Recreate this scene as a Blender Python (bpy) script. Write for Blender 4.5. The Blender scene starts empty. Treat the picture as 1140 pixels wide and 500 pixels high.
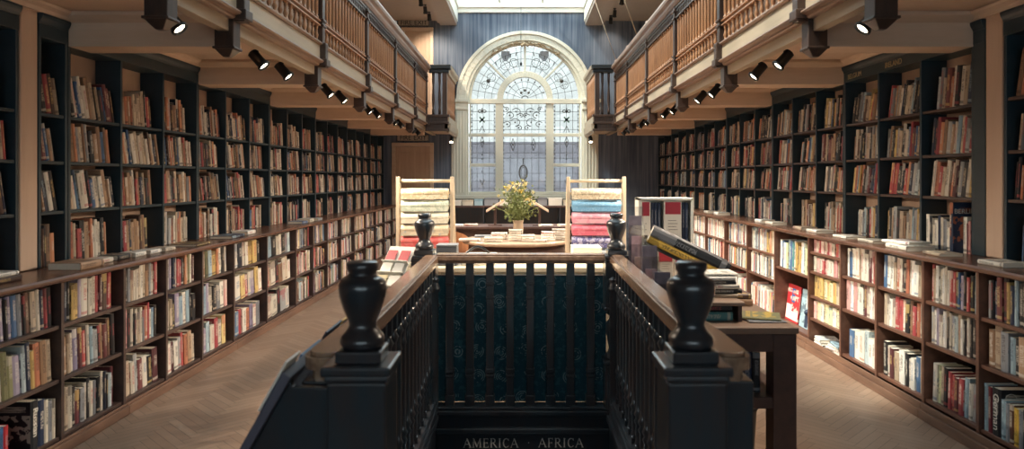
import bpy, bmesh, math, random
from mathutils import Matrix, Vector, Euler
random.seed(7)
PI = math.pi
S = bpy.context.scene
COL = S.collection
H = 1.55            # eye height
F = 780.0           # focal length in photo pixels
VX, VY = 580.0, 199.0

def lin(h):
    h = h.lstrip('#')
    out = []
    for i in (0, 2, 4):
        c = int(h[i:i+2], 16) / 255
        out.append(c/12.92 if c <= .04045 else ((c+.055)/1.055)**2.4)
    return tuple(out)

# ---------------------------------------------------------------- materials
class NT:
    def __init__(self, name):
        self.m = bpy.data.materials.new(name)
        self.m.use_nodes = True
        self.t = self.m.node_tree
        self.t.nodes.clear()
        self.out = self.t.nodes.new('ShaderNodeOutputMaterial')
    def n(self, typ, **kw):
        nd = self.t.nodes.new(typ)
        for k, v in kw.items():
            setattr(nd, k, v)
        return nd
    def l(self, a, b):
        self.t.links.new(a, b)
    def math(self, op, a, b=None, clamp=False):
        nd = self.n('ShaderNodeMath', operation=op, use_clamp=clamp)
        for i, v in enumerate((a, b)):
            if v is None: continue
            if isinstance(v, (int, float)): nd.inputs[i].default_value = v
            else: self.l(v, nd.inputs[i])
        return nd.outputs[0]
    def mix(self, fac, a, b):
        nd = self.n('ShaderNodeMix', data_type='RGBA')
        if isinstance(fac, (int, float)): nd.inputs[0].default_value = fac
        else: self.l(fac, nd.inputs[0])
        for i, v in ((6, a), (7, b)):
            if isinstance(v, tuple): nd.inputs[i].default_value = (*v[:3], 1)
            else: self.l(v, nd.inputs[i])
        return nd.outputs[2]
    def principled(self, color, rough=.5, spec=.5, metal=0, coat=0):
        p = self.n('ShaderNodeBsdfPrincipled')
        if isinstance(color, tuple): p.inputs['Base Color'].default_value = (*color[:3], 1)
        else: self.l(color, p.inputs['Base Color'])
        if isinstance(rough, (int, float)): p.inputs['Roughness'].default_value = rough
        else: self.l(rough, p.inputs['Roughness'])
        p.inputs['Specular IOR Level'].default_value = spec
        p.inputs['Metallic'].default_value = metal
        p.inputs['Coat Weight'].default_value = coat
        self.l(p.outputs[0], self.out.inputs[0])
        return p

def wood(name, c1, c2, scale=(3, 3, 30), rough=.45, spec=.5, coat=0, axis='Object', bump=.0):
    t = NT(name)
    tc = t.n('ShaderNodeTexCoord')
    mp = t.n('ShaderNodeMapping'); mp.inputs['Scale'].default_value = scale
    t.l(tc.outputs[axis], mp.inputs[0])
    nz = t.n('ShaderNodeTexNoise'); nz.inputs['Scale'].default_value = 1.0
    nz.inputs['Detail'].default_value = 5; nz.inputs['Roughness'].default_value = .6
    t.l(mp.outputs[0], nz.inputs[0])
    rp = t.n('ShaderNodeMapRange'); rp.inputs[1].default_value = .3; rp.inputs[2].default_value = .7
    t.l(nz.outputs[0], rp.inputs[0])
    c = t.mix(rp.outputs[0], c1, c2)
    p = t.principled(c, rough, spec, 0, coat)
    if coat: p.inputs['Coat Roughness'].default_value = .2
    return t.m

def plain(name, c, rough=.5, spec=.5, metal=0, var=.08, scale=9):
    t = NT(name)
    tc = t.n('ShaderNodeTexCoord')
    nz = t.n('ShaderNodeTexNoise'); nz.inputs['Scale'].default_value = scale; nz.inputs['Detail'].default_value = 3
    t.l(tc.outputs['Object'], nz.inputs[0])
    c1 = tuple(min(1, v*(1-var)) for v in c); c2 = tuple(min(1, v*(1+var)) for v in c)
    t.principled(t.mix(nz.outputs[0], c1, c2), rough, spec, metal)
    return t.m

def emis(name, c, s):
    t = NT(name)
    e = t.n('ShaderNodeEmission'); e.inputs[0].default_value = (*c, 1); e.inputs[1].default_value = s
    t.l(e.outputs[0], t.out.inputs[0])
    return t.m

def thin_glass(name, tint, gloss=.06, diff=0.0, diffcol=(.8, .8, .8), noise=0):
    t = NT(name)
    tr = t.n('ShaderNodeBsdfTransparent'); tr.inputs[0].default_value = (*tint, 1)
    gl = t.n('ShaderNodeBsdfGlossy'); gl.inputs['Roughness'].default_value = .05
    mx = t.n('ShaderNodeMixShader'); mx.inputs[0].default_value = gloss
    t.l(tr.outputs[0], mx.inputs[1]); t.l(gl.outputs[0], mx.inputs[2])
    last = mx
    if noise:
        tc = t.n('ShaderNodeTexCoord')
        nz = t.n('ShaderNodeTexVoronoi'); nz.inputs['Scale'].default_value = noise
        t.l(tc.outputs['Object'], nz.inputs[0])
        c = t.mix(t.math('MULTIPLY', nz.outputs['Color'], .55), tint, tuple(v*.72 for v in tint))
        t.l(c, tr.inputs[0])
    if diff:
        d = t.n('ShaderNodeBsdfTranslucent'); d.inputs[0].default_value = (*diffcol, 1)
        m2 = t.n('ShaderNodeMixShader'); m2.inputs[0].default_value = diff
        t.l(last.outputs[0], m2.inputs[1]); t.l(d.outputs[0], m2.inputs[2]); last = m2
    t.l(last.outputs[0], t.out.inputs[0])
    return t.m

M = {}
M['case'] = wood('bookcase_wood_shaded', lin('#1a3039'), lin('#2a3840'), (14, 3, 14), .42)  # brown bookcase wood with its teal shade put into the colour
M['case_dim'] = wood('bookcase_wood_dim', lin('#3a3030'), lin('#533f37'), (14, 2, 14), .4)  # same bookcase wood, dimly lit tone put into the colour
M['case_lit'] = wood('bookcase_wood_lit', lin('#573a30'), lin('#75503f'), (14, 2, 14), .4)  # same bookcase wood, lit reddish tone put into the colour
M['plinth'] = wood('plinth_wood', lin('#5d4437'), lin('#80604d'), (14, 2, 14), .45)
M['ledge'] = wood('worktop_wood', lin('#4e362d'), lin('#75503d'), (16, 1.5, 16), .27, .5)
M['back'] = wood('back_panel_wood', lin('#ac907c'), lin('#bb9d88'), (2, 9, 1.5), .6)
M['stair'] = wood('stair_dark_wood', lin('#182b35'), lin('#30292b'), (18, 18, 4), .30, .5, .7)
M['rail'] = wood('handrail_wood', lin('#765a49'), lin('#a5856b'), (24, 2, 24), .25, .6, .8)
M['beam'] = wood('beam_paint', lin('#c8ae96'), lin('#d6bda6'), (2, 14, 14), .5)
M['plaster'] = plain('soffit_paint', lin('#c9b09a'), .6)
M['pier'] = wood('pier_paint', lin('#c8aa93'), lin('#d3b7a0'), (12, 12, 1.2), .55)
M['fascia'] = wood('fascia_paint', lin('#a89680'), lin('#b9a78f'), (14, 1.5, 14), .5)
M['mould'] = wood('fascia_moulding_wood', lin('#7b6152'), lin('#9a7f6d'), (14, 1.5, 14), .35)
M['spindle'] = wood('spindle_wood', lin('#8a6146'), lin('#a97b58'), (20, 20, 3), .38)
M['post'] = wood('gallery_post_wood', lin('#2d2320'), lin('#4d382d'), (20, 20, 3), .35)
M['hrail'] = wood('gallery_rail_wood', lin('#7d6558'), lin('#a08777'), (20, 2, 20), .3)
M['cream'] = plain('window_paint', lin('#dbd6c4'), .5, var=.04)
M['white'] = plain('white_paint', lin('#e9e6da'), .5, var=.03)
M['door'] = wood('door_paint', lin('#b89a82'), lin('#c6a88f'), (12, 12, 1.5), .5)
M['dark'] = plain('dark_metal', lin('#1f2326'), .4)
M['black'] = plain('black_plastic', lin('#17191b'), .35)
M['steel'] = plain('steel', lin('#8e9094'), .3, metal=1)
M['page'] = plain('paper_edges', lin('#e2d8c6'), .8, .2, var=.10, scale=60)
M['lamp'] = emis('lamp_glow', (1, .82, .6), 14)
M['maple'] = wood('pale_wood', lin('#d2c0a4'), lin('#e0cfb4'), (20, 20, 4), .45)
M['desk'] = wood('desk_wood', lin('#3f2e2c'), lin('#533d36'), (14, 3, 14), .4)
M['letter'] = plain('sign_letters', lin('#e0dbd2'), .5)
M['exterior'] = plain('exterior_brick', lin('#b0aebb'), .9, var=.12, scale=4)
M['glass'] = thin_glass('window_glass', (.54, .535, .505), .04, noise=7)
M['skyglass'] = thin_glass('skylight_glass', (.9, .93, .92), .05)
M['acrylic'] = thin_glass('clear_acrylic', (.9, .92, .93), .12)
M['lead'] = plain('lead_came', lin('#4d4a46'), .5)
M['green'] = plain('stained_green', lin('#4f6a55'), .5)
M['leaf'] = plain('leaf_green', lin('#66703c'), .6, var=.35, scale=30)
M['flower'] = plain('cream_petals', lin('#e6d9a6'), .6, var=.15, scale=20)
M['upper_ceiling'] = plain('upper_ceiling_paint', lin('#a09489'), .6)
M['pot'] = plain('vase_clay', lin('#95816d'), .5)
M['tan'] = plain('tan_leather', lin('#a06a45'), .45)
M['tabletop'] = wood('round_table_wood', lin('#98826f'), lin('#b29c87'), (3, 14, 3), .25)

# dark vertical-grained wallpaper of the end wall
def wallpaper():
    t = NT('wallpaper')
    tc = t.n('ShaderNodeTexCoord')
    mp = t.n('ShaderNodeMapping'); mp.inputs['Scale'].default_value = (22, 22, .7)
    t.l(tc.outputs['Object'], mp.inputs[0])
    nz = t.n('ShaderNodeTexNoise'); nz.inputs['Scale'].default_value = 1; nz.inputs['Detail'].default_value = 6
    t.l(mp.outputs[0], nz.inputs[0])
    n2 = t.n('ShaderNodeTexNoise'); n2.inputs['Scale'].default_value = 1.3
    t.l(tc.outputs['Object'], n2.inputs[0])
    f = t.math('ADD', t.math('MULTIPLY', nz.outputs[0], .7), t.math('MULTIPLY', n2.outputs[0], .3))
    rp = t.n('ShaderNodeMapRange'); rp.inputs[1].default_value = .35; rp.inputs[2].default_value = .65
    t.l(f, rp.inputs[0])
    t.principled(t.mix(rp.outputs[0], lin('#4a5566'), lin('#7d8592')), .8, .2)
    return t.m
M['paper'] = wallpaper()

def fabric_panel():          # dark teal board with pale paisley rings behind the end balusters
    t = NT('paisley_cloth')
    tc = t.n('ShaderNodeTexCoord')
    v = t.n('ShaderNodeTexVoronoi'); v.inputs['Scale'].default_value = 6.2; v.inputs['Randomness'].default_value = .35
    t.l(tc.outputs['Object'], v.inputs[0])
    rings = t.math('SINE', t.math('MULTIPLY', v.outputs['Distance'], 75))
    m = t.math('MULTIPLY', t.math('GREATER_THAN', rings, .35), t.math('LESS_THAN', v.outputs['Distance'], .33))
    nz = t.n('ShaderNodeTexNoise'); nz.inputs['Scale'].default_value = 38; nz.inputs['Detail'].default_value = 4
    t.l(tc.outputs['Object'], nz.inputs[0])
    m2 = t.math('MULTIPLY', m, t.math('GREATER_THAN', nz.outputs[0], .47))
    base = t.mix(t.math('GREATER_THAN', nz.outputs[0], .56), lin('#28505e'), lin('#386370'))
    t.principled(t.mix(t.math('MULTIPLY', m2, .55), base, lin('#a9c0c6')), .75, .2)
    return t.m
M['paisley'] = fabric_panel()

def attr_mat(name, rough=.5, spec=.4):   # plain per-face colour of its own (planks)
    t = NT(name)
    a = t.n('ShaderNodeAttribute', attribute_name='col')
    tc = t.n('ShaderNodeTexCoord')
    nz = t.n('ShaderNodeTexNoise'); nz.inputs['Scale'].default_value = 14; nz.inputs['Detail'].default_value = 4
    t.l(tc.outputs['Object'], nz.inputs[0])
    c = t.mix(t.math('MULTIPLY', nz.outputs[0], .35), a.outputs['Color'], lin('#6f5743'))
    t.principled(c, rough, spec)
    return t.m
M['parquet'] = attr_mat('parquet', .42, .4)

def book_mat():
    t = NT('book_cover')
    a = t.n('ShaderNodeAttribute', attribute_name='col')
    b = t.n('ShaderNodeAttribute', attribute_name='col2')
    sd = t.n('ShaderNodeAttribute', attribute_name='seed').outputs['Fac']
    uv = t.n('ShaderNodeUVMap', uv_map='UVMap')
    sp = t.n('ShaderNodeSeparateXYZ'); t.l(uv.outputs[0], sp.inputs[0])
    U, V = sp.outputs[0], sp.outputs[1]
    gt = lambda x, y: t.math('GREATER_THAN', x, y)
    lt = lambda x, y: t.math('LESS_THAN', x, y)
    mul = lambda x, y: t.math('MULTIPLY', x, y)
    frac = lambda k: t.math('FRACT', mul(sd, k))
    spine = lt(U, 1.5)
    cb = t.n('ShaderNodeCombineXYZ')
    t.l(mul(U, 3.2), cb.inputs[0]); t.l(mul(V, 70), cb.inputs[1]); t.l(mul(sd, 60), cb.inputs[2])
    nz = t.n('ShaderNodeTexNoise'); nz.inputs['Scale'].default_value = 1; nz.inputs['Detail'].default_value = 1
    t.l(cb.outputs[0], nz.inputs[0])
    inside = lt(t.math('ABSOLUTE', t.math('SUBTRACT', U, .5)), .24)
    lo = t.math('ADD', mul(frac(3.7), .25), .22)
    zone = mul(gt(V, lo), lt(V, t.math('SUBTRACT', .94, mul(frac(7.3), .2))))
    title = mul(mul(inside, zone), gt(nz.outputs[0], .47))
    band = mul(mul(gt(V, .05), lt(V, .12)), gt(frac(13.1), .55))
    band2 = mul(gt(V, t.math('ADD', .62, mul(frac(5.9), .25))), gt(frac(17.7), .78))
    sm = mul(t.math('MAXIMUM', t.math('MAXIMUM', title, band), band2), spine)
    cb2 = t.n('ShaderNodeCombineXYZ')
    t.l(mul(U, 3), cb2.inputs[0]); t.l(mul(V, 4), cb2.inputs[1]); t.l(mul(sd, 37), cb2.inputs[2])
    n2 = t.n('ShaderNodeTexNoise'); n2.inputs['Scale'].default_value = 1.2; n2.inputs['Detail'].default_value = 4
    t.l(cb2.outputs[0], n2.inputs[0])
    pic = mul(gt(n2.outputs[0], .52), mul(gt(V, .12), lt(V, .72)))
    bar = mul(mul(gt(V, .78), lt(V, .9)), mul(gt(U, 2.15), gt(nz.outputs[0], .45)))
    cm = mul(t.math('MAXIMUM', pic, bar), gt(U, 1.5))
    c = t.mix(t.math('MULTIPLY', t.math('ADD', sm, cm), .62), a.outputs['Color'], b.outputs['Color'])
    t.principled(c, .45, .4)
    return t.m
M['book'] = book_mat()

# ---------------------------------------------------------------- mesh builder
class MB:
    def __init__(self):
        self.v, self.f, self.sm, self.col = [], [], [], []
        self.c = None
    def face(self, idx, smooth=False):
        self.f.append(tuple(idx)); self.sm.append(smooth); self.col.append(self.c)
    def add(self, vs, fs, mat=None, smooth=False):
        b = len(self.v)
        for p in vs:
            self.v.append(tuple(mat @ Vector(p)) if mat is not None else tuple(p))
        for q in fs:
            self.face([b+i for i in q], smooth)
    def box(self, x0, x1, y0, y1, z0, z1, mat=None):
        if x0 > x1: x0, x1 = x1, x0
        vs = [(x0,y0,z0),(x1,y0,z0),(x1,y1,z0),(x0,y1,z0),(x0,y0,z1),(x1,y0,z1),(x1,y1,z1),(x0,y1,z1)]
        fs = [(0,3,2,1),(4,5,6,7),(0,1,5,4),(1,2,6,5),(2,3,7,6),(3,0,4,7)]
        self.add(vs, fs, mat); return self
    def cbox(self, cx, cy, z0, z1, wx, wy=None, mat=None):
        wy = wx if wy is None else wy
        return self.box(cx-wx/2, cx+wx/2, cy-wy/2, cy+wy/2, z0, z1, mat)
    def prism(self, poly, axis, a, b, mat=None, smooth=False):
        """extrude a 2D polygon along axis; poly is in the other two axes (in xyz order)"""
        def P(u, w, k):
            return {'x': (k,u,w), 'y': (u,k,w), 'z': (u,w,k)}[axis]
        n = len(poly)
        vs = [P(u,w,a) for u,w in poly]+[P(u,w,b) for u,w in poly]
        fs = [(i,(i+1)%n,n+(i+1)%n,n+i) for i in range(n)]
        b0 = len(self.v)
        self.add(vs, fs, mat, smooth)
        self.face([b0+i for i in range(n)][::-1]); self.face([b0+n+i for i in range(n)])
        return self
    def lathe(self, prof, cx=0, cy=0, n=16, mat=None, smooth=True, rot=0):
        """prof: list of (radius, z) bottom to top, around a vertical axis"""
        vs, fs = [], []
        for r, z in prof:
            for i in range(n):
                a = rot + 2*PI*i/n
                vs.append((cx+r*math.cos(a), cy+r*math.sin(a), z))
        for k in range(len(prof)-1):
            for i in range(n):
                j = (i+1) % n
                fs.append((k*n+i, k*n+j, (k+1)*n+j, (k+1)*n+i))
        b0 = len(self.v)
        self.add(vs, fs, mat, smooth)
        self.face([b0+i for i in range(n)][::-1])
        m = (len(prof)-1)*n
        self.face([b0+m+i for i in range(n)])
        return self
    def tube(self, pts, r, n=8, closed=False):
        pts = [Vector(p) for p in pts]
        rings = []
        m = len(pts)
        up = None
        for i, p in enumerate(pts):
            if closed: d = pts[(i+1) % m]-pts[i-1]
            else: d = pts[min(i+1, m-1)]-pts[max(i-1, 0)]
            d.normalize()
            ref = Vector((0,0,1)) if abs(d.z) < .9 else Vector((1,0,0))
            a = d.cross(ref).normalized(); b = d.cross(a)
            rr = r[i] if isinstance(r, (list, tuple)) else r
            rings.append([tuple(p+a*rr*math.cos(2*PI*k/n)+b*rr*math.sin(2*PI*k/n)) for k in range(n)])
        vs = [q for rg in rings for q in rg]
        fs = []
        for i in range(m if closed else m-1):
            i2 = (i+1) % m
            for k in range(n):
                k2 = (k+1) % n
                fs.append((i*n+k, i*n+k2, i2*n+k2, i2*n+k))
        b0 = len(self.v)
        self.add(vs, fs, None, True)
        if not closed:
            self.face([b0+k for k in range(n)][::-1]); self.face([b0+(m-1)*n+k for k in range(n)])
        return self
    def ball(self, c, r, n=10, m=6, sz=1):
        prof = [(max(1e-4, r*math.sin(PI*i/m)), c[2]-r*sz*math.cos(PI*i/m)) for i in range(m+1)]
        return self.lathe(prof, c[0], c[1], n)
    def mesh(self, name, mats):
        me = bpy.data.meshes.new(name)
        me.from_pydata(self.v, [], self.f)
        bm = bmesh.new(); bm.from_mesh(me)
        bmesh.ops.recalc_face_normals(bm, faces=bm.faces)
        bm.to_mesh(me); bm.free()
        me.polygons.foreach_set('use_smooth', self.sm)
        if self.c is not None:
            at = me.attributes.new('col', 'FLOAT_COLOR', 'CORNER')
            buf = []
            for p in me.polygons:
                c = self.col[p.index] or (1,1,1)
                buf.extend([*c, 1.0]*len(p.vertices))
            at.data.foreach_set('color', buf)
        for mt in (mats if isinstance(mats, (list, tuple)) else [mats]):
            me.materials.append(M[mt] if isinstance(mt, str) else mt)
        return me

def tag(o, label=None, cat=None, group=None, kind=None):
    if label: o['label'] = label
    if cat: o['category'] = cat
    if group: o['group'] = group
    if kind: o['kind'] = kind
    return o

def obj(name, mb, mat, parent=None, bevel=0):
    me = mb.mesh(name, mat) if isinstance(mb, MB) else mb
    o = bpy.data.objects.new(name, me)
    COL.objects.link(o)
    if parent is not None:
        o.parent = parent
        p, mi = parent, Matrix()
        base = parent.get('_base')
        if base is not None:
            o.matrix_parent_inverse = Matrix.Translation(-Vector(base))
    if bevel:
        b = o.modifiers.new('edge', 'BEVEL'); b.width = bevel; b.segments = 2; b.limit_method = 'ANGLE'
    return o

BASES = []
def thing(name, label, cat, loc=(0,0,0), group=None):
    """Empty at the base of a thing; its children are modelled in world coordinates."""
    o = bpy.data.objects.new(name, None); COL.objects.link(o)
    o.empty_display_size = .05
    o.location = loc
    o['_base'] = list(loc); BASES.append(o)
    return tag(o, label, cat, group)

def struct(name, mb, mat, parent=None, bevel=0):
    o = obj(name, mb, mat, parent, bevel)
    if parent is None: o['kind'] = 'structure'
    return o

def text_mesh(txt, size, extrude=.002, align='CENTER', shear=0, sx=1.0):
    cu = bpy.data.curves.new('lettering', 'FONT')
    cu.body = txt; cu.size = size; cu.extrude = extrude; cu.align_x = align; cu.align_y = 'CENTER'
    o = bpy.data.objects.new('lettering', cu); COL.objects.link(o)
    dg = bpy.context.evaluated_depsgraph_get()
    me = bpy.data.meshes.new_from_object(o.evaluated_get(dg))
    bpy.data.objects.remove(o); bpy.data.curves.remove(cu)
    for v in me.vertices: v.co.x *= sx
    me.materials.clear()
    return me

def lettering(name, txt, size, mat, matrix, parent, sx=1.0, extrude=.0015):
    me = text_mesh(txt, size, extrude, sx=sx)
    me.transform(matrix)
    me.materials.append(M[mat] if isinstance(mat, str) else mat)
    return obj(name, me, None, parent) if False else _obj_me(name, me, parent)

def _obj_me(name, me, parent):
    o = bpy.data.objects.new(name, me); COL.objects.link(o)
    if parent is not None:
        o.parent = parent
        b = parent.get('_base')
        if b is not None: o.matrix_parent_inverse = Matrix.Translation(-Vector(b))
    return o

FACE_CAM = Matrix(((1,0,0,0),(0,0,-1,0),(0,1,0,0),(0,0,0,1)))     # text in XZ plane, read from -Y
def at(px, py, d):
    return Vector(((px-VX)/F*d, d, H+(VY-py)/F*d))

ORD = ('first second third fourth fifth sixth seventh eighth ninth tenth eleventh twelfth thirteenth fourteenth fifteenth '
       'sixteenth seventeenth eighteenth nineteenth twentieth twenty-first twenty-second twenty-third twenty-fourth twenty-fifth '
       'twenty-sixth twenty-seventh twenty-eighth twenty-ninth thirtieth').split()
SIDE = {-1: 'fire exit side', 1: 'desk side'}
LW = {-1: 'left', 1: 'right'}
# ================================================================= ROOM SHELL
YE = 15.0            # end wall
WX = 3.22            # inner face of the long walls
CEIL = 4.93
HX0, HX1, HY0, HY1 = -.60, .62, 1.93, 4.74   # stairwell opening
K0, KP = 4.535, 1.82                          # bookcase module pitch down the gallery
WCX = .085                                    # window centre

def clip(poly, x0, x1, y0, y1):
    def cut(p, ins, inter):
        out = []
        for i in range(len(p)):
            a, b = p[i-1], p[i]
            if ins(b):
                if not ins(a): out.append(inter(a, b))
                out.append(b)
            elif ins(a): out.append(inter(a, b))
        return out
    def ix(c): return lambda a, b: (c, a[1]+(b[1]-a[1])*(c-a[0])/(b[0]-a[0]))
    def iy(c): return lambda a, b: (a[0]+(b[0]-a[0])*(c-a[1])/(b[1]-a[1]), c)
    for ins, inter in ((lambda q: q[0] >= x0, ix(x0)), (lambda q: q[0] <= x1, ix(x1)),
                       (lambda q: q[1] >= y0, iy(y0)), (lambda q: q[1] <= y1, iy(y1))):
        if len(poly) < 3: return []
        poly = cut(poly, ins, inter)
    return poly

# floor: herringbone parquet laid as real planks over a slab, with the stairwell left open
REG = [(-WX, HX0, .5, YE), (HX1, WX, .5, YE), (HX0, HX1, HY1, YE), (HX0, HX1, .5, HY0)]
fl = MB(); fl.c = (.05, .04, .03)
for (x0, x1, y0, y1) in REG:
    y0 = -3 if y0 == .5 else y0
    fl.box(x0, x1, y0, y1, -.16, -.003)
PW, PL = .058, .058*6
rc = random.Random(3)
c45 = math.sqrt(.5)
for mm in range(-18, 19):
    for k in range(-80, 420):
        for kind in (0, 1):
            if kind == 0: r = (k*PW, k*PW, k*PW+PL, k*PW+PW)
            else: r = (k*PW, k*PW+PW, k*PW+PW, k*PW+PW+PL)
            ox, oy = mm*PL, -mm*PL
            g = .0012
            q = [(r[0]+g+ox, r[1]+g+oy), (r[2]-g+ox, r[1]+g+oy), (r[2]-g+ox, r[3]-g+oy), (r[0]+g+ox, r[3]-g+oy)]
            q = [((u-w)*c45, (u+w)*c45) for u, w in q]
            if max(p[1] for p in q) < .5 or min(p[1] for p in q) > YE or min(abs(p[0]) for p in q) > WX-.3: continue
            t = rc.random()
            a, b = lin('#8a7160'), lin('#9c8370')
            cc = tuple(a[i]+(b[i]-a[i])*t for i in range(3))
            for R in REG:
                p = clip(q, *R)
                if len(p) >= 3:
                    fl.c = cc
                    b0 = len(fl.v)
                    fl.v.extend((x, y, 0.0) for x, y in p)
                    fl.face(range(b0, b0+len(p)))
floor = struct('floor', fl, 'parquet')

# long walls, wall behind the camera
for s in (-1, 1):
    w = MB().box(s*WX, s*(WX+.2), -3, YE+.3, -.16, 5.6)
    struct('wall_'+LW[s], w, 'back')
wf = MB()                                  # shop front behind the camera, its unseen window added and sized for bluish fill
wf.box(-WX, -2.5, -3.2, -3, -.16, 2.9); wf.box(2.5, WX, -3.2, -3, -.16, 2.9)
wf.box(-2.5, 2.5, -3.2, -3, -.16, 1.35); wf.box(-2.5, 2.5, -3.2, -3, 2.65, 2.9)
struct('wall_front', wf, 'beam')
w3 = thing('fill_window', None, None, (0, -3.1, .5)); w3['kind'] = 'structure'
g = MB()
for x in (-2.47, -.83, .83, 2.47): g.box(x-.03, x+.03, -3.14, -3.06, 1.35, 2.65)
for z in (1.38, 2.62): g.box(-2.5, 2.5, -3.14, -3.06, z-.03, z+.03)
obj('window_frame', g, 'case', w3)
obj('window_pane', MB().box(-2.47, 2.47, -3.105, -3.10, 1.38, 2.62), 'skyglass', w3)

# end wall with the arched opening
ew = MB()
R0, ZS, ZB = 1.27, 3.2, 1.2
ew.box(-WX, WCX-R0, YE, YE+.3, -.16, 5.6)
ew.box(WCX+R0, WX, YE, YE+.3, -.16, 5.6)
ew.box(WCX-R0, WCX+R0, YE, YE+.3, -.16, ZB)
N = 40
for i in range(N):
    a0, a1 = PI*i/N, PI*(i+1)/N
    x0, z0 = WCX+R0*math.cos(a0), ZS+R0*math.sin(a0)
    x1, z1 = WCX+R0*math.cos(a1), ZS+R0*math.sin(a1)
    ew.prism([(x0, z0), (x0, 5.6), (x1, 5.6), (x1, z1)], 'y', YE, YE+.3)
struct('wall_end', ew, 'paper')

# gallery ceilings, edge beams and the skylight above the void
SX, SY0, SY1 = 1.37, 3.4, YE
cl = MB()
for s in (-1, 1):
    cl.box(s*(SX+.1), s*WX, SY0, YE, CEIL, CEIL+.1)
cl.box(-WX, WX, -3, SY0, 2.75, 2.9)
cl.box(-WX, WX, SY0-.1, SY0, 2.9, 5.6)
struct('ceiling', cl, 'upper_ceiling')
for s, n in ((-1, 1), (1, 2)):
    b = MB()
    b.box(s*SX, s*(SX+.36), SY0, YE, CEIL-.10, CEIL)
    b.box(s*(SX+.36), s*(SX+.42), SY0, YE, CEIL-.05, CEIL)
    struct('trim_%d' % n, b, 'upper_ceiling', bevel=.012)
    c = MB()
    c.box(s*(SX-.02), s*(SX+.02), SY0, YE, CEIL-.02, 5.3)
    c.box(s*(SX-.05), s*(SX+.02), SY0, YE, 5.18, 5.3)
    struct('trim_%d' % (n+2), c, 'white', bevel=.008)
c = MB()
c.box(-SX, SX, YE-.05, YE-.005, 5.10, 5.3); c.box(-SX, SX, YE-.10, YE-.05, 5.2, 5.3)
c.box(-SX, SX, SY0, SY0+.05, 5.10, 5.3)
struct('trim_5', c, 'white', bevel=.008)
sk = thing('window_2', None, None, (0, 9, 5.3)); sk['kind'] = 'structure'
g = MB()
yb = [SY0+.06+i*(YE-.1-SY0)/13 for i in range(14)]
for y in yb: g.box(-SX, SX, y-.025, y+.025, 5.30, 5.36)
for x in (-SX+.02, -SX/3, SX/3, SX-.02): g.box(x-.02, x+.02, SY0, YE, 5.305, 5.355)
obj('skylight_frame', g, 'white', sk)
p = MB(); p.box(-SX, SX, SY0, YE, 5.36, 5.366)
obj('skylight_pane', p, 'skyglass', sk)

# ---------------------------------------------------------------- arched window
win = thing('window_1', None, None, (WCX, YE, ZB)); win['kind'] = 'structure'
def arc_band(mb, cx, cz, r0, r1, y0, y1, a0=0, a1=PI, n=40):
    for i in range(n):
        t0, t1 = a0+(a1-a0)*i/n, a0+(a1-a0)*(i+1)/n
        mb.prism([(cx+r0*math.cos(t0), cz+r0*math.sin(t0)), (cx+r1*math.cos(t0), cz+r1*math.sin(t0)),
                  (cx+r1*math.cos(t1), cz+r1*math.sin(t1)), (cx+r0*math.cos(t1), cz+r0*math.sin(t1))], 'y', y0, y1, smooth=False)
cas = MB()
arc_band(cas, WCX, ZS+.03, 1.27, 1.44, YE-.07, YE+.02)
arc_band(cas, WCX, ZS+.03, 1.40, 1.47, YE-.10, YE-.02)
arc_band(cas, WCX, ZS+.03, 1.21, 1.29, YE-.035, YE+.12)
for s in (-1, 1):
    a, b = WCX+s*1.25, WCX+s*1.57
    cas.box(a, b, YE-.06, YE+.02, .9, 3.08)
    for i in range(4):                                     # reeded face of the pilaster
        u = a+s*(.05+.066*i); cas.box(u, u+s*.036, YE-.075, YE-.06, 1.25, 3.0)
    cas.box(a-s*.03, b+s*.03, YE-.09, YE+.02, 3.02, 3.08)
    cas.box(a-s*.02, b+s*.02, YE-.08, YE+.02, 3.08, 3.18)
    cas.box(a-s*.04, b+s*.05, YE-.12, YE+.02, 3.18, 3.25)
    cas.box(a-s*.02, b+s*.04, YE-.10, YE+.02, .9, 1.2)
    cas.box(WCX+s*1.21, WCX+s*1.28, YE-.03, YE+.2, 1.2, 3.2)
cas.box(WCX-1.62, WCX+1.62, YE-.16, YE+.2, 1.12, 1.2)
obj('window_casing', cas, 'cream', win, bevel=.008)
gar = MB()                                                 # gilt garland under the crown of the arch
rg = random.Random(5)
for i in range(46):
    a = PI/2 + (i-22.5)*.028
    for k in range(2):
        r = 1.215+rg.uniform(-.03, .03)
        gar.ball((WCX+r*math.cos(a), YE-.05+rg.uniform(-.01, .01), ZS+.03+r*math.sin(a)), rg.uniform(.012, .024), 6, 4)
for k in range(5): gar.ball((WCX-.06+.03*k, YE-.06, ZS+1.23-abs(k-2)*.018), .035, 8, 5)
obj('garland', gar, plain('garland_gilt', lin('#a08a6c'), .6), win)
fr = MB()
ZT = 3.20
for x0, x1 in ((522.5, 524), (551.5, 560), (608, 616.5), (645, 646.5)):
    fr.box((x0-580)/F*YE, (x1-580)/F*YE, YE+.03, YE+.12, ZB, ZT)
fr.box(WCX-1.24, WCX+1.24, YE+.005, YE+.13, ZT-.04, ZT+.06)
fr.box(WCX-1.24, WCX+1.24, YE+.038, YE+.112, 2.455, 2.525)
for x0, x1 in ((523, 552), (616, 646)):
    fr.box((x0-580)/F*YE, (x1-580)/F*YE, YE+.038, YE+.112, 1.81, 1.875)
fr.box(WCX-1.24, WCX+1.24, YE+.02, YE+.12, ZB, ZB+.07)
arc_band(fr, WCX, ZS+.06, .47, .60, YE+.02, YE+.13, n=28)
arc_band(fr, WCX, ZS+.06, 1.15, 1.22, YE+.03, YE+.13)
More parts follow.
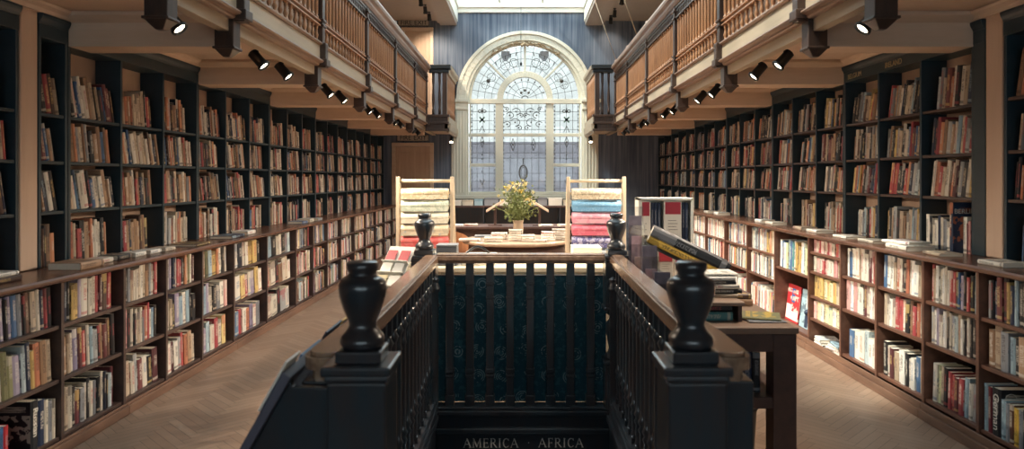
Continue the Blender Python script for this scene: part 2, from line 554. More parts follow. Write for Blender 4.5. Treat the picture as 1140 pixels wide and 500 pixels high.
for a in (PI/4, PI/2, 3*PI/4):
    m = Matrix.Translation((WCX, 0, ZS+.06)) @ Matrix.Rotation(-a, 4, 'Y')
    fr.box(.58, 1.2, YE+.03, YE+.12, -.022, .022, m)
obj('window_frame', fr, 'cream', win, bevel=.006)
pn = MB()
ring = [(WCX+1.2*math.cos(PI*i/32), ZS+1.2*math.sin(PI*i/32)) for i in range(33)]
pn.prism(ring+[(WCX-1.2, ZB), (WCX+1.2, ZB)], 'y', YE+.085, YE+.09)
obj('window_pane', pn, 'glass', win)
ld = MB(); orn = MB(); grn = MB()
LY0, LY1 = YE+.068, YE+.084
def lead(x0, z0, x1, z1, w=.011, mb=ld):
    d = math.hypot(x1-x0, z1-z0); a = math.atan2(z1-z0, x1-x0)
    m = Matrix.Translation((x0, 0, z0)) @ Matrix.Rotation(-a, 4, 'Y')
    mb.box(0, d, LY0, LY1, -w/2, w/2, m)
def px2x(px): return (px-VX)/F*YE
def py2z(py): return H+(VY-py)/F*YE
def ringl(cx, cz, rx, rz, w=.012, n=14, mb=ld, a0=0, a1=2*PI):
    for i in range(n):
        t0, t1 = a0+(a1-a0)*i/n, a0+(a1-a0)*(i+1)/n
        lead(cx+rx*math.cos(t0), cz+rz*math.sin(t0), cx+rx*math.cos(t1), cz+rz*math.sin(t1), w, mb)
# rectangular lights: lattice of lead
for a, b, nc in ((524, 551.5, 4), (560, 608, 6), (616.5, 645, 4)):
    x0, x1 = px2x(a), px2x(b)
    for i in range(nc+1):
        x = x0+(x1-x0)*i/nc
        if nc == 4 and i in (0, 4): x += .03*(1 if i == 0 else -1)
        lead(x, ZB+.06, x, ZT, .008)
    for py in (124, 134, 144, 160, 170, 176, 193, 202, 210):
        lead(x0, py2z(py), x1, py2z(py), .008)
    for side in (x0+.015, x1-.015):                        # small dotted border
        z = ZB+.1
        while z < ZT-.05:
            orn.box(side-.008, side+.008, LY0, LY1, z, z+.03); z += .085
for cx in (536.5, 631):                                    # upright ornaments in the narrow lights
    X = px2x(cx)
    for dz in (-.05, .05): ringl(X+dz, py2z(123.5), .035, .03, .016, 10, orn)
    orn.box(X-.012, X+.012, LY0, LY1, py2z(126), py2z(120))
    for dx in (-.055, .055): lead(X-dx, py2z(136), X+dx, py2z(130), .03, grn)
    grn.box(X-.03, X+.03, LY0, LY1, py2z(134.5), py2z(131.5))
    for dx in (-.06, .06):
        lead(X, py2z(140), X+dx, py2z(147), .012, orn)
        lead(X, py2z(152), X+dx*.7, py2z(158), .012, orn); lead(X+dx*.7, py2z(158), X, py2z(164), .012, orn)
        lead(X+dx*.7, py2z(200), X, py2z(206), .012, orn)
    orn.ball((X, LY0, py2z(158)), .022, 8, 5); orn.ball((X, LY0, py2z(172)), .018, 8, 5)
    for zz in (176, 184, 190): orn.box(X-.01, X+.01, LY0, LY1, py2z(zz+2), py2z(zz))
X = px2x(582.5)
ringl(X, py2z(192), .085, .15, .03, 20, orn); ringl(X, py2z(192), .05, .11, .012, 14, orn)
lead(X, py2z(176), X, py2z(183), .02, orn); lead(X, py2z(200), X, py2z(208), .02, orn)
for sx in (-1, 1):                                         # scrolls in the centre light
    for (dx, py, r) in ((8, 124, .09), (15, 128, .08), (9, 136, .10), (18, 138, .07), (5, 142, .06), (19, 121, .05), (3, 128, .05)):
        ringl(X+sx*dx*.0192, py2z(py), r, r*.8, .014, 12, orn, .5 if sx > 0 else PI-.5-4.2, 4.7 if sx > 0 else PI-.5)
        orn.ball((X+sx*dx*.0192, LY0, py2z(py)), .02, 6, 4)
    for dx in (-.045, .045):
        xx = X+sx*11.5*.0192
        lead(xx, py2z(154), xx+dx, py2z(161), .012, orn); lead(xx+dx, py2z(161), xx, py2z(168), .012, orn)
    orn.ball((xx, LY0, py2z(161)), .02, 6, 4); orn.ball((xx, LY0, py2z(150)), .018, 6, 4)
# fan light: radial and concentric leads, roundels and shields
ZC = ZS+.06
for i in range(1, 18):
    a = PI*i/18
    lead(WCX+.6*math.cos(a), ZC+.6*math.sin(a), WCX+1.16*math.cos(a), ZC+1.16*math.sin(a), .007)
for r in (.72, .87, 1.02): ringl(WCX, ZC, r, r, .007, 40, ld, 0, PI)
for i in range(1, 9):
    a = PI*i/9
    lead(WCX+.1*math.cos(a), ZC+.1*math.sin(a), WCX+.48*math.cos(a), ZC+.48*math.sin(a), .007)
    orn.ball((WCX+.42*math.cos(a), LY0, ZC+.42*math.sin(a)), .018, 6, 4)
for r in (.25, .38): ringl(WCX, ZC, r, r, .007, 24, ld, 0, PI)
for dx, dz in ((-.08, .14), (.0, .19), (.08, .14)): orn.ball((WCX+dx, LY0, ZC+dz), .03, 8, 5)
ringl(WCX, ZC+.02, .07, .05, .02, 10, orn, 0, PI)
for sgn in (-1, 1):
    for (ang, r, rad) in ((20, .90, .085), (33, .86, .09), (60, .84, .10), (73, .82, .09)):
        a = math.radians(ang)
        cx, cz = WCX+sgn*r*math.cos(a), ZC+r*math.sin(a)
        ringl(cx, cz, rad, rad, .009, 14, orn)
        for k in range(6): orn.ball((cx+rad*.55*math.cos(k*PI/3), LY0, cz+rad*.55*math.sin(k*PI/3)), .009, 6, 4)
    a = math.radians(26.5); orn.ball((WCX+sgn*.88*math.cos(a), LY0, ZC+.88*math.sin(a)), .045, 8, 5)
    for k in range(5):                                     # leaf sprays by the rings
        a = math.radians(50+7*k); lead(WCX+sgn*.95*math.cos(a), ZC+.95*math.sin(a), WCX+sgn*1.03*math.cos(a+.03), ZC+1.03*math.sin(a+.03), .018, orn)
    a = math.radians(66); cx, cz = WCX+sgn*1.02*math.cos(a), ZC+1.02*math.sin(a)
    sh = [(cx-.09, cz+.10), (cx+.09, cz+.10), (cx+.10, cz), (cx+.04, cz-.10), (cx-.05, cz-.10), (cx-.10, cz)]
    grn2 = MB(); grn2.prism(sh, 'y', LY0+.004, LY1)
    obj('shield_glass', grn2, plain('smoked_glass', lin('#8b8d92'), .3, var=.3, scale=14), win)
obj('leading', ld, 'lead', win); obj('lead_ornament', orn, 'lead', win); obj('green_glass', grn, 'green', win)
struct('exterior_wall', MB().box(-7, 7, 19.0, 19.4, -1, 2.55), 'exterior')

# ---------------------------------------------------------------- fire exit doors in the end wall
def make_door(name, x0, x1, z0, z1, trimname):
    d = thing(name, None, None, ((x0+x1)/2, YE, z0)); d['kind'] = 'structure'
    f = MB()
    f.box(x0, x0+.075, YE-.05, YE-.002, z0, z1); f.box(x1-.075, x1, YE-.05, YE-.002, z0, z1)
    f.box(x0, x1, YE-.06, YE-.002, z1-.08, z1)
    obj('door_frame', f, 'beam', d, bevel=.008)
    l = MB(); a, b = x0+.08, x1-.08
    l.box(a, b, YE-.02, YE-.003, z0, z1-.085)
    mid = (a+b)/2
    for u0, u1 in ((a, a+.09), (mid-.05, mid+.05), (b-.09, b)): l.box(u0, u1, YE-.04, YE-.02, z0, z1-.085)
    for zz in (z0, z0+.8, z1-.2): l.box(a, b, YE-.038, YE-.02, zz, zz+.115 if zz < z1-.21 else z1-.085)
    obj('door_leaf', l, 'door', d, bevel=.006)
    h = MB(); h.ball((b-.05, YE-.06, z0+1.0), .025, 10, 6); h.box(b-.07, b-.03, YE-.045, YE-.038, z0+.93, z0+1.08)
    obj('door_knob', h, 'steel', d)
make_door('door_1', px2x(436.5), px2x(483), 0, py2z(159), None)
make_door('door_2', px2x(447), px2x(482.5), 2.72, py2z(31), None)
def exit_sign(label, x0, x1, z0, z1):
    t = thing('exit_sign', label, 'sign', ((x0+x1)/2, YE, z0), 'fire exit signs')
    obj('board', MB().box(x0, x1, YE-.03, YE-.004, z0, z1), plain('sign_board', lin('#a89f94'), .5), t, bevel=.004)
    b = MB()
    for q in ((x0, x1, z0, z0+.012), (x0, x1, z1-.012, z1), (x0, x0+.012, z0, z1), (x1-.012, x1, z0, z1)):
        b.box(q[0], q[1], YE-.034, YE-.03, q[2], q[3])
    obj('sign_border', b, 'black', t)
    m = Matrix.Translation(((x0+x1)/2, YE-.033, (z0+z1)/2)) @ FACE_CAM
    for wd, dx in (('FIRE', -.155), ('EXIT', .155)):
        lettering('lettering', wd, .135, 'black', Matrix.Translation((dx, 0, 0)) @ m, t, 1.0)
exit_sign('dark lettered fire exit board above the lower door under the gallery', px2x(442), px2x(477.5), py2z(157.5), py2z(150))
exit_sign('dark lettered fire exit board above the upper gallery door', px2x(443), px2x(478), py2z(29.5), py2z(22))

# ---------------------------------------------------------------- galleries: soffits, cross beams, fascias
BX = 1.86
tn = 6
for s in (-1, 1):
    st = MB()
    st.box(s*1.80, s*WX, 3.55, YE, 2.62, 2.71)
    st.box(s*1.42, s*1.80, 13.27, YE, 2.50, 2.71)
    st.prism([(s*3.2, 2.615), (s*2.86, 2.615), (s*2.87, 2.60), (s*2.90, 2.585), (s*2.91, 2.563), (s*3.2, 2.563)], 'y', 3.4, YE)
    struct('ceiling_'+LW[s], st, 'plaster')
    for k in range(-1, 6):
        y = K0+k*KP
        if k == -1: y = 2.72+.05
        if y < 3.5: continue
        b = MB()
        b.prism([(y, 2.405), (y+.24, 2.405), (y+.24, 2.55), (y+.30, 2.58), (y+.30, 2.62), (y-.07, 2.62), (y-.07, 2.595), (y-.03, 2.575), (y, 2.56)], 'x', s*1.905, s*2.93)
        struct('trim_%d' % tn, b, 'beam', bevel=.004); tn += 1
    f = MB()                                                # lower beam of the gallery edge
    f.box(s*1.83, s*1.90, 3.55, YE, 2.475, 2.555)
    f.box(s*1.785, s*1.84, 3.55, 13.2, 2.60, 2.735)
    f.box(s*1.38, s*1.44, 13.2, YE-.005, 2.46, 2.60)
    struct('trim_%d' % tn, f, 'fascia', bevel=.004); tn += 1
    m = MB()
    prof = [(1.90, 2.552), (1.80, 2.552), (1.785, 2.560), (1.785, 2.572), (1.755, 2.578), (1.745, 2.590), (1.755, 2.602), (1.79, 2.606), (1.90, 2.606)]
    m.prism([(s*a, b) for a, b in prof], 'y', 3.55, 13.2)
    m.prism([(s*(1.90), 2.735), (s*1.775, 2.735), (s*1.76, 2.745), (s*1.76, 2.757), (s*1.90, 2.762)], 'y', 3.55, 13.2)
    struct('trim_%d' % tn, m, 'mould', bevel=.002); tn += 1
    # end-bay apron: dark panel facing the room, pale panel facing the window
    a = MB()
    a.box(s*1.38, s*1.80, 13.20, 13.26, 2.47, 2.76)
    for z0, z1, o in ((2.45, 2.49, .03), (2.585, 2.625, .025), (2.72, 2.76, .03)):
        a.box(s*(1.38-o), s*1.80, 13.2-o, 13.26, z0, z1)
    struct('trim_%d' % tn, a, 'post', bevel=.004); tn += 1
    a = MB()
    a.box(s*1.36, s*1.40, 13.27, YE-.13, 2.60, 2.73)
    a.prism([(s*1.40, 2.42), (s*1.37, 2.42), (s*1.34, 2.47), (s*1.33, 2.6), (s*1.40, 2.6)], 'y', 13.27, YE-.13)
    struct('trim_%d' % tn, a, 'fascia', bevel=.004); tn += 1

# painted piers standing on the worktops, one each side
for s, y0, y1, z in ((-1, 4.10, 4.25, 1.003), (1, 4.265, 4.42, 1.059)):
    p = MB(); p.box(s*2.93, s*3.215, y0, y1, z, 2.60)
    struct('trim_%d' % tn, p, 'pier', bevel=.01); tn += 1
# stairwell lining
w = MB()
w.box(HX0-.02, HX0, HY0, HY1, -2.6, -.16); w.box(HX1, HX1+.02, HY0, HY1, -2.6, -.16)
w.box(HX0, HX1, HY1+1.4, HY1+1.42, -2.6, -.72); w.box(HX0, HX1, HY0-.02, HY0, -2.6, -.16)
w.box(HX0, HX1, HY0, HY1+1.4, -2.62, -2.6); w.box(HX0, HX1, HY1, HY1+1.4, -.74, -.72)
struct('wall_stairwell', w, 'stair')
# ================================================================= GALLERY RAILINGS
PK = [3.62] + [4.44+1.825*i for i in range(5)] + [13.2]
def baluster_prof(z0, z1, r):
    h = z1-z0
    return [(r*.9, z0), (r*.9, z0+.10*h), (r*.5, z0+.14*h), (r*.8, z0+.3*h), (r*1.0, z0+.38*h), (r*.6, z0+.55*h), (r*.5, z0+.75*h), (r*.85, z0+.82*h), (r*.6, z0+.88*h), (r*.9, z0+.92*h), (r*.9, z1)]
for s in (-1, 1):
    R = thing('gallery_railing', 'long turned wooden railing of the gallery on the ' + ('fire exit side, in shadow' if s < 0 else 'side facing the fire exits, lit orange'), 'railing', (s*1.78, 8.4, 2.735), 'gallery railings')
    xc = s*1.80
    for i, y in enumerate(PK):
        p = MB()
        p.cbox(s*1.80, y, 2.76, 3.53, .075, .085)
        for z in (2.90, 2.95, 3.38, 3.46): p.cbox(s*1.80, y, z, z+.022, .10, .11)
        p.box(s*1.735, s*1.86, y-.045, y+.045, 2.54, 2.76)
        p.box(s*1.72, s*1.86, y-.06, y+.06, 2.55, 2.615)  # sampling portal over the added window behind the camera
        po = obj('post', p, 'post', R, bevel=.006)
        if y < 13:
            q = MB()
            q.box(s*1.80, s*1.92, y-.055, y+.055, 2.375, 2.55)
            q.box(s*1.79, s*1.93, y-.065, y+.065, 2.365, 2.38)
            q.lathe([(.028, 2.318), (.05, 2.335), (.085, 2.366)], s*1.86, y, 4, None, False, PI/4)
            obj('pendant', q, 'post', po, bevel=.004)
        fi = MB().lathe([(.018, 3.70), (.03, 3.705), (.022, 3.72), (.034, 3.745), (.034, 3.765), (.018, 3.785), (.001, 3.79)], s*1.79, y, 10)
        obj('finial', fi, 'hrail', po)
    for a, b in zip(PK[:-1], PK[1:]):
        n = max(2, round((b-a)/.125))
        for k in range(n):
            y = a+.04+(b-a-.08)*(k+.5)/n
            obj('baluster', MB().lathe(baluster_prof(2.76, 2.905, .019), xc, y, 8), 'spindle', R)
            obj('spindle', MB().lathe([(.020, 2.958), (.020, 2.98), (.012, 2.99), (.016, 3.01), (.016, 3.33), (.012, 3.35), (.020, 3.36), (.020, 3.385)], xc, y, 8), 'spindle', R)
    m = MB()
    for z in (2.905, 2.945): m.box(s*1.775, s*1.825, PK[0], PK[-1], z, z+.014)
    obj('middle_rail', m, 'spindle', R, bevel=.004)
    m = MB()
    m.box(s*1.77, s*1.83, PK[0], PK[-1], 3.385, 3.405); m.box(s*1.77, s*1.83, PK[0], PK[-1], 3.50, 3.53)
    y = PK[0]+.05
    while y < PK[-1]-.03:
        m.box(s*1.785, s*1.815, y-.012, y+.012, 3.405, 3.50)
        m.box(s*1.78, s*1.82, y-.026, y+.026, 3.47, 3.50); y += .066
    obj('arcaded_frieze', m, 'post', R)
    hr = [(1.84, 3.53), (1.76, 3.53), (1.735, 3.56), (1.735, 3.59), (1.70, 3.61), (1.69, 3.64), (1.70, 3.675), (1.74, 3.70), (1.84, 3.705), (1.88, 3.68), (1.88, 3.64), (1.85, 3.60)]
    obj('handrail', MB().prism([(s*a, b) for a, b in hr], 'y', PK[0], 13.14, smooth=False), 'hrail', R, bevel=.004)

    E = thing('end_bay_railing', 'projecting end bay of the gallery railing beside the ' + ('upper fire exit door' if s < 0 else 'arched window, away from the fire exits'), 'railing', (s*1.6, 13.9, 2.76), 'gallery end bays')
    for x, y in ((1.44, 13.26), (1.44, YE-.10)):
        obj('post', MB().cbox(s*x, y, 2.76, 3.55, .085, .085), 'post', E, bevel=.006)
    for x in (1.54, 1.66):
        obj('baluster', MB().lathe([(.024, 2.76), (.024, 2.86), (.014, 2.88), (.022, 2.95), (.028, 3.05), (.016, 3.3), (.024, 3.4), (.024, 3.5), (.03, 3.56)], s*x, 13.26, 8), 'post', E)
    for k in range(11):
        y = 13.38+k*(YE-.2-13.38)/10
        obj('baluster', MB().lathe([(.024, 2.76), (.024, 2.90), (.014, 2.92), (.024, 3.05), (.024, 3.15), (.016, 3.3), (.024, 3.4), (.024, 3.55)], s*1.42, y, 8), 'spindle', E)
    h1 = MB()
    h1.box(s*1.36, s*1.74, 13.20, 13.32, 3.55, 3.62); h1.box(s*1.33, s*1.74, 13.17, 13.33, 3.62, 3.70)
    obj('front_handrail', h1, 'dark', E, bevel=.01)
    h2 = MB()
    h2.prism([(s*1.48, 3.55), (s*1.38, 3.55), (s*1.37, 3.60), (s*1.33, 3.64), (s*1.32, 3.70), (s*1.48, 3.70)], 'y', 13.335, YE-.12)
    obj('side_handrail', h2, 'fascia', E, bevel=.004)

# thin tie rods from the roof edge down to the handrail
for k, (y, lab) in enumerate(((10.6, 'thin pale tie rod slanting to the railing opposite the fire exits, longer in view'), (12.9, 'thin tie rod slanting to the railing corner by the end bay'))):
    t = MB().tube([(1.76, y, 3.705), (1.36, y, CEIL-.10)], .0075 if k == 0 else .005, 8)
    o = obj('tie_rod', t, 'fascia'); tag(o, lab, 'rod', 'gallery tie rods')

# ================================================================= SPOTLIGHTS
def spotlight(x, y, z, yaw, tilt, label, power=0, group='gallery spotlights', size=1.0, target=None):
    t = thing('spotlight', label, 'spotlight', (x, y, z), group)
    br = MB(); br.cbox(x, y, z-.015, z, .05*size); br.tube([(x, y, z-.01), (x, y, z-.075*size)], .008*size, 6)
    obj('bracket', br, 'dark', t)
    m = Matrix.Translation((x, y, z-.085*size)) @ Matrix.Rotation(yaw, 4, 'Z') @ Matrix.Rotation(tilt, 4, 'X')
    hd = MB().lathe([(.024*size, .055*size), (.032*size, .05*size), (.034*size, -.05*size), (.042*size, -.055*size), (.042*size, -.07*size), (.034*size, -.07*size), (.03*size, -.055*size)], 0, 0, 14, m)
    obj('lamp_housing', hd, 'dark', t)
    le = MB().lathe([(.029*size, -.060*size), (.029*size, -.054*size)], 0, 0, 14, m)
    obj('lens', le, 'lamp', t)
    if power:
        L = bpy.data.lights.new('spot_beam', 'SPOT'); L.energy = power; L.color = (1, .83, .64)
        L.spot_size = math.radians(95); L.spot_blend = .8; L.shadow_soft_size = .035
        o = bpy.data.objects.new('spot_beam', L); COL.objects.link(o)
        o.parent = t; o.matrix_parent_inverse = Matrix.Translation((-x, -y, -z))
        o.matrix_basis = m @ Matrix.Translation((0, 0, -.08*size))
SPW = 165
idx = 0
for s in (-1, 1):
    cnt = 0
    for k in range(6):
        for f in (.40, .70):
            y = 4.44+1.825*(k-1)+f*1.825
            if y < 3.4 or y > 13.3: continue
            cnt += 1
            # lamps hang just inside the gallery edge and point back at the shelves
            spotlight(s*1.945, y, 2.535, math.radians(-90*s), math.radians(-42), 'small black spotlight under the gallery, %s from the near end, %s' % (ORD[cnt-1], SIDE[s]), SPW*(.55 if y < 5 else 1), size=1.15)
for s in (-1, 1):
    spotlight(s*1.43, 14.4, 2.46, 0, math.radians(-38), 'black spotlight glowing under the gallery end bay, ' + SIDE[s], 10, 'end bay spotlights', 1.2)
for s, ys in ((-1, (12.3, 13.0, 13.6, 14.2)), (1, (12.9, 13.9, 14.5))):
    for i, y in enumerate(ys):
        spotlight(s*1.86, y, CEIL, math.radians(0), math.radians(38), 'tiny spotlight on the upper ceiling above the %s, %s from the window' % (SIDE[s], ORD[len(ys)-1-i]), 40 if s < 0 else 8, 'upper ceiling spotlights', 1.1)
# ================================================================= BOOKCASES
LK = [1.36,1.66,1.961,2.268,2.538,2.825,3.135,3.546,4.0,4.33,4.65,5.0,5.4,5.8,6.2,6.6,7.0,7.37]
RK = [1.40,1.69,1.969,2.237,2.535,2.817,3.129,3.546,3.98,4.42,4.88,5.3,5.7,6.1,6.5,6.95,7.37]
XL, XU = 2.60, 2.93
LEDGE = {-1: 1.0, 1: 1.056}
LOWROWS = {-1: [.09, .415, .72], 1: [.13, .497, .765]}
UPROWS = {-1: [1.345, 1.66, 1.955], 1: [1.425, 1.72, 2.04]}
SHT = .022
SPECIAL_BAYS = {(1, 5): [.075, .30, .50, .72, .895], (1, 6): [.12, .66]}
def low_rows(s, b):
    return SPECIAL_BAYS.get((s, b), LOWROWS[s])

for s, K in ((-1, LK), (1, RK)):
    Y = [2.028*k for k in K]
    nb = len(Y)-1
    wood_u = 'case_dim' if s < 0 else 'case_lit'
    # low bookcases, three bays to a unit, on a common plinth
    units = [(i, min(i+3, nb)) for i in range(0, nb, 3)]
    if units[-1][1]-units[-1][0] == 1 and len(units) > 1: units[-2:] = [(units[-2][0], nb)]
    for ui, (a, b) in enumerate(units):
        u = thing('low_bookcase', 'low dark wood bookcase unit under the worktop, %s from the near end, %s' % (ORD[ui], SIDE[s]), 'bookcase', (s*2.9, (Y[a]+Y[b])/2, 0), 'low bookcases')
        for j in range(a, b+1):
            m = MB()
            o = 0 if 0 < j < nb and j not in (a, b) else 0
            y = Y[j]
            w0, w1 = (.013, .013)
            if j == a and a > 0: w0 = -.0005
            if j == b and b < nb: w1 = -.0005
            m.box(s*XL, s*3.19, y-w0, y+w1, .0, LEDGE[s]-.037)
            obj('upright', m, wood_u, u, bevel=.002)
        for j in range(a, b):
            for r, z in enumerate(low_rows(s, j)):
                m = MB().box(s*(XL+.012), s*3.19, Y[j]+.014, Y[j+1]-.014, z-SHT, z)
                obj('shelf', m, wood_u, u, bevel=.002)
        m = MB().box(s*3.192, s*3.205, Y[a]+.001, Y[b]-.001, .0, LEDGE[s]-.037)
        obj('back_panel', m, 'case', u)
        m = MB()
        m.box(s*(XL-.03), s*(XL-.002), Y[a]+.0005, Y[b]-.0005, 0.001, .06)
        m.box(s*(XL-.016), s*(XL-.002), Y[a]+.0005, Y[b]-.0005, .06, .075 if s < 0 else .105)
        obj('plinth', m, 'plinth', u, bevel=.004)
    m = MB()
    zt = LEDGE[s]
    prof = [(XL-.03, zt-.030), (XL-.036, zt-.02), (XL-.036, zt-.010), (XL-.028, zt), (3.2, zt), (3.2, zt-.036), (XL-.02, zt-.036)]
    m.prism([(s*p, q) for p, q in prof], 'y', Y[0], YE-.02)
    o = obj('worktop', m, 'ledge'); tag(o, 'long polished wooden worktop over the low bookcases, ' + SIDE[s], 'worktop', 'bookcase worktops')

    # upper bookcases between the cross beams
    mods = [(K0+k*KP, K0+(k+1)*KP, 3) for k in range(5)] + [(K0+5*KP, YE-.03, 2)]
    near = [(3.30, 4.09, 2), (4.255, 4.53, 1)] if s < 0 else [(3.40, 4.255, 2)]
    allm = near+mods
    UPB = globals().setdefault('UPBAYS', {}); UPB[s] = []
    for mi, (y0, y1, n) in enumerate(allm):
        y0 += .002; y1 -= .002
        if s > 0 and mi == 1: y0 = 4.425                   # wide stile beside the pier
        u = thing('upper_bookcase', 'tall dark bookcase standing on the worktop, %s from the near end, %s' % (ORD[mi], SIDE[s]), 'bookcase', (s*3.07, (y0+y1)/2, zt), 'upper bookcases')
        ys = [y0+.012]+[y0+(y1-y0)*i/n for i in range(1, n)]+[y1-.012]
        if s > 0 and mi == 1:
            ys = [4.535+.012]+[4.535+(y1-4.535)*i/3 for i in (1, 2)]+[y1-.012]
        for i, y in enumerate(ys):
            m = MB().box(s*XU, s*3.118, y-.012, y+.012, zt+.001, 2.50)
            if s > 0 and mi == 1 and i == 0: m.box(s*XU, s*3.118, 4.427, y-.0121, zt+.001, 2.50)
            obj('upright', m, 'case', u, bevel=.002)
        for i in range(len(ys)-1):
            UPB[s].append((ys[i]+.012, ys[i+1]-.012, mi))
            for z in UPROWS[s]:
                obj('shelf', MB().box(s*(XU+.008), s*3.116, ys[i]+.0125, ys[i+1]-.0125, z-.02, z), 'case_dim' if s > 0 else 'case', u, bevel=.002)
        obj('back_panel', MB().box(s*3.12, s*3.135, y0+.001, y1-.001, zt+.001, 2.50), 'back', u)
        c = MB()
        c.box(s*(XU-.004), s*3.2, y0, y1, 2.415, 2.4995)
        pf = [(3.2, 2.50), (2.925, 2.50), (2.92, 2.515), (2.91, 2.53), (2.905, 2.545), (2.905, 2.56), (3.2, 2.56)]
        c.prism([(s*a, b) for a, b in pf], 'y', y0, y1)
        obj('cornice', c, 'case', u, bevel=.003)
        if s > 0 and mi == 1:                               # subject names on the frieze
            for txt, yy in (('IRELAND', (ys[1]+ys[2])/2+.06), ('BELGIUM', (ys[2]+ys[3])/2+.1)):
                rot = Matrix(((0,0,-1,0),(-1,0,0,0),(0,1,0,0),(0,0,0,1)))
                mm = Matrix.Translation((XU-.0065, yy, 2.455)) @ rot
                lettering('shelf_lettering', txt, .062, plain('gilt_letters', lin('#a99a78'), .4), mm, u, 1.0)

# ================================================================= BOOKS
HEX = {'w': ['#d9cfbd', '#cfc3ae', '#e2d9c8', '#c9bba6'], 'h': ['#ebe5d8', '#e6ddcb', '#efe9df'], 'g': ['#8f9196', '#a5a6a6', '#74777d'],
       'k': ['#1d2127', '#25262b', '#2b2a2d'], 'n': ['#22304a', '#2a3854', '#1e2a3c'], 'b': ['#3f6d9c', '#2f5f92', '#5580a6'],
       't': ['#2f7f8c', '#3a8e93', '#256a78'], 'r': ['#b5333a', '#c2403f', '#a42b36'], 'm': ['#6d2c35', '#7c3a3a', '#5c2a30'],
       'o': ['#c9713f', '#d5834a', '#b9623a'], 'y': ['#d8b04b', '#e0c165', '#cda33f'], 'e': ['#c3a98a', '#cbb596', '#b69c7d'],
       'p': ['#9587a6', '#a698b2', '#84799b'], 'v': ['#7c7a4a', '#8f8d58', '#6a6b46'], 's': ['#9fb9c4', '#b5c8cc', '#8aa9b8'],
       'd': ['#5d3f33', '#6d4a3a', '#4f372f'], 'c': ['#a5794f', '#b48a62', '#946b48'], 'i': ['#d99a93', '#e0aea3', '#cf8a88'], 'l': ['#dfe0a2', '#cfd896', '#e8dca0']}
CN = {'w': 'cream', 'h': 'white', 'g': 'grey', 'k': 'black', 'n': 'navy', 'b': 'blue', 't': 'teal', 'r': 'red', 'm': 'maroon', 'o': 'orange', 'y': 'yellow',
      'e': 'beige', 'p': 'lilac', 'v': 'olive', 's': 'pale blue', 'd': 'brown', 'c': 'tan', 'i': 'pink', 'l': 'pale green'}
ACC = {'w': 'kkrnbdm', 'h': 'kkrbno', 'g': 'kwrn', 'k': 'wwewyr', 'n': 'wwyes', 'b': 'wwky', 't': 'wkw', 'r': 'wwky', 'm': 'wey', 'o': 'kww', 'y': 'kkrn', 'e': 'kdmn',
       'p': 'wk', 'v': 'wk', 's': 'knb', 'd': 'ewy', 'c': 'kwd', 'i': 'krw', 'l': 'kob'}
RB = random.Random(21)
def book_cols(ch, rnd=RB):
    def mute(c):                                            # desaturated, slightly darkened jacket inks
        g = .3*c[0]+.55*c[1]+.15*c[2]
        return tuple((v*.74+g*.26)*.93 for v in c)
    return mute(lin(rnd.choice(HEX[ch]))), mute(lin(rnd.choice(HEX[rnd.choice(ACC[ch])])))

def book_geo(t, h, w):
    """cover (a wrapped board with a rounded spine) and page block; x thickness, y depth from the spine, z up"""
    c = min(.0022, t*.12); r = min(.006, t*.3)
    out = [(0, w), (0, r), (t*.25, 0), (t*.75, 0), (t, r), (t, w)]
    inn = [(c, w), (c, r+c), (t*.28, c+.001), (t*.72, c+.001), (t-c, r+c), (t-c, w)]
    n = 6
    vs = [(x, y, 0) for x, y in out]+[(x, y, h) for x, y in out]+[(x, y, 0) for x, y in inn]+[(x, y, h) for x, y in inn]
    fs, uvs = [], []
    for i in range(n-1):
        fs.append((i, i+1, n+i+1, n+i))
        if i in (0, n-2): f = lambda p: (2+p[1]/w*.99, p[2]/h)
        else: f = lambda p: (p[0]/t, p[2]/h)
        uvs.append([f(vs[k]) for k in fs[-1]])
        fs.append((2*n+i+1, 2*n+i, 3*n+i, 3*n+i+1)); uvs.append([(1.0, 0)]*4)
        fs.append((n+i, n+i+1, 3*n+i+1, 3*n+i)); uvs.append([(1.0, 0)]*4)
        fs.append((i+1, i, 2*n+i, 2*n+i+1)); uvs.append([(1.0, 0)]*4)
    for a in (0, n-1):
        fs.append((a, n+a, 3*n+a, 2*n+a)); uvs.append([(1.0, 0)]*4)
    e = .0004
    x0, x1, y0, y1, z0, z1 = c+e, t-c-e, r+c+e, w-.003, .0025, h-.003
    pv = [(x0,y0,z0),(x1,y0,z0),(x1,y1,z0),(x0,y1,z0),(x0,y0,z1),(x1,y0,z1),(x1,y1,z1),(x0,y1,z1)]
    pf = [(0,3,2,1),(4,5,6,7),(0,1,5,4),(1,2,6,5),(2,3,7,6),(3,0,4,7)]
    return vs, fs, uvs, pv, pf

def fill_attrs(me, uvs, c1s, c2s, seeds):
    uvl = me.uv_layers.new(name='UVMap')
    flat = []
    for u in uvs:
        for q in u: flat.extend(q)
    uvl.data.foreach_set('uv', flat)
    for nm, cs in (('col', c1s), ('col2', c2s)):
        at_ = me.attributes.new(nm, 'FLOAT_COLOR', 'CORNER'); buf = []
        for p in me.polygons: buf.extend([*cs[p.index], 1.0]*len(p.vertices))
        at_.data.foreach_set('color', buf)
    at_ = me.attributes.new('seed', 'FLOAT', 'FACE'); at_.data.foreach_set('value', seeds)

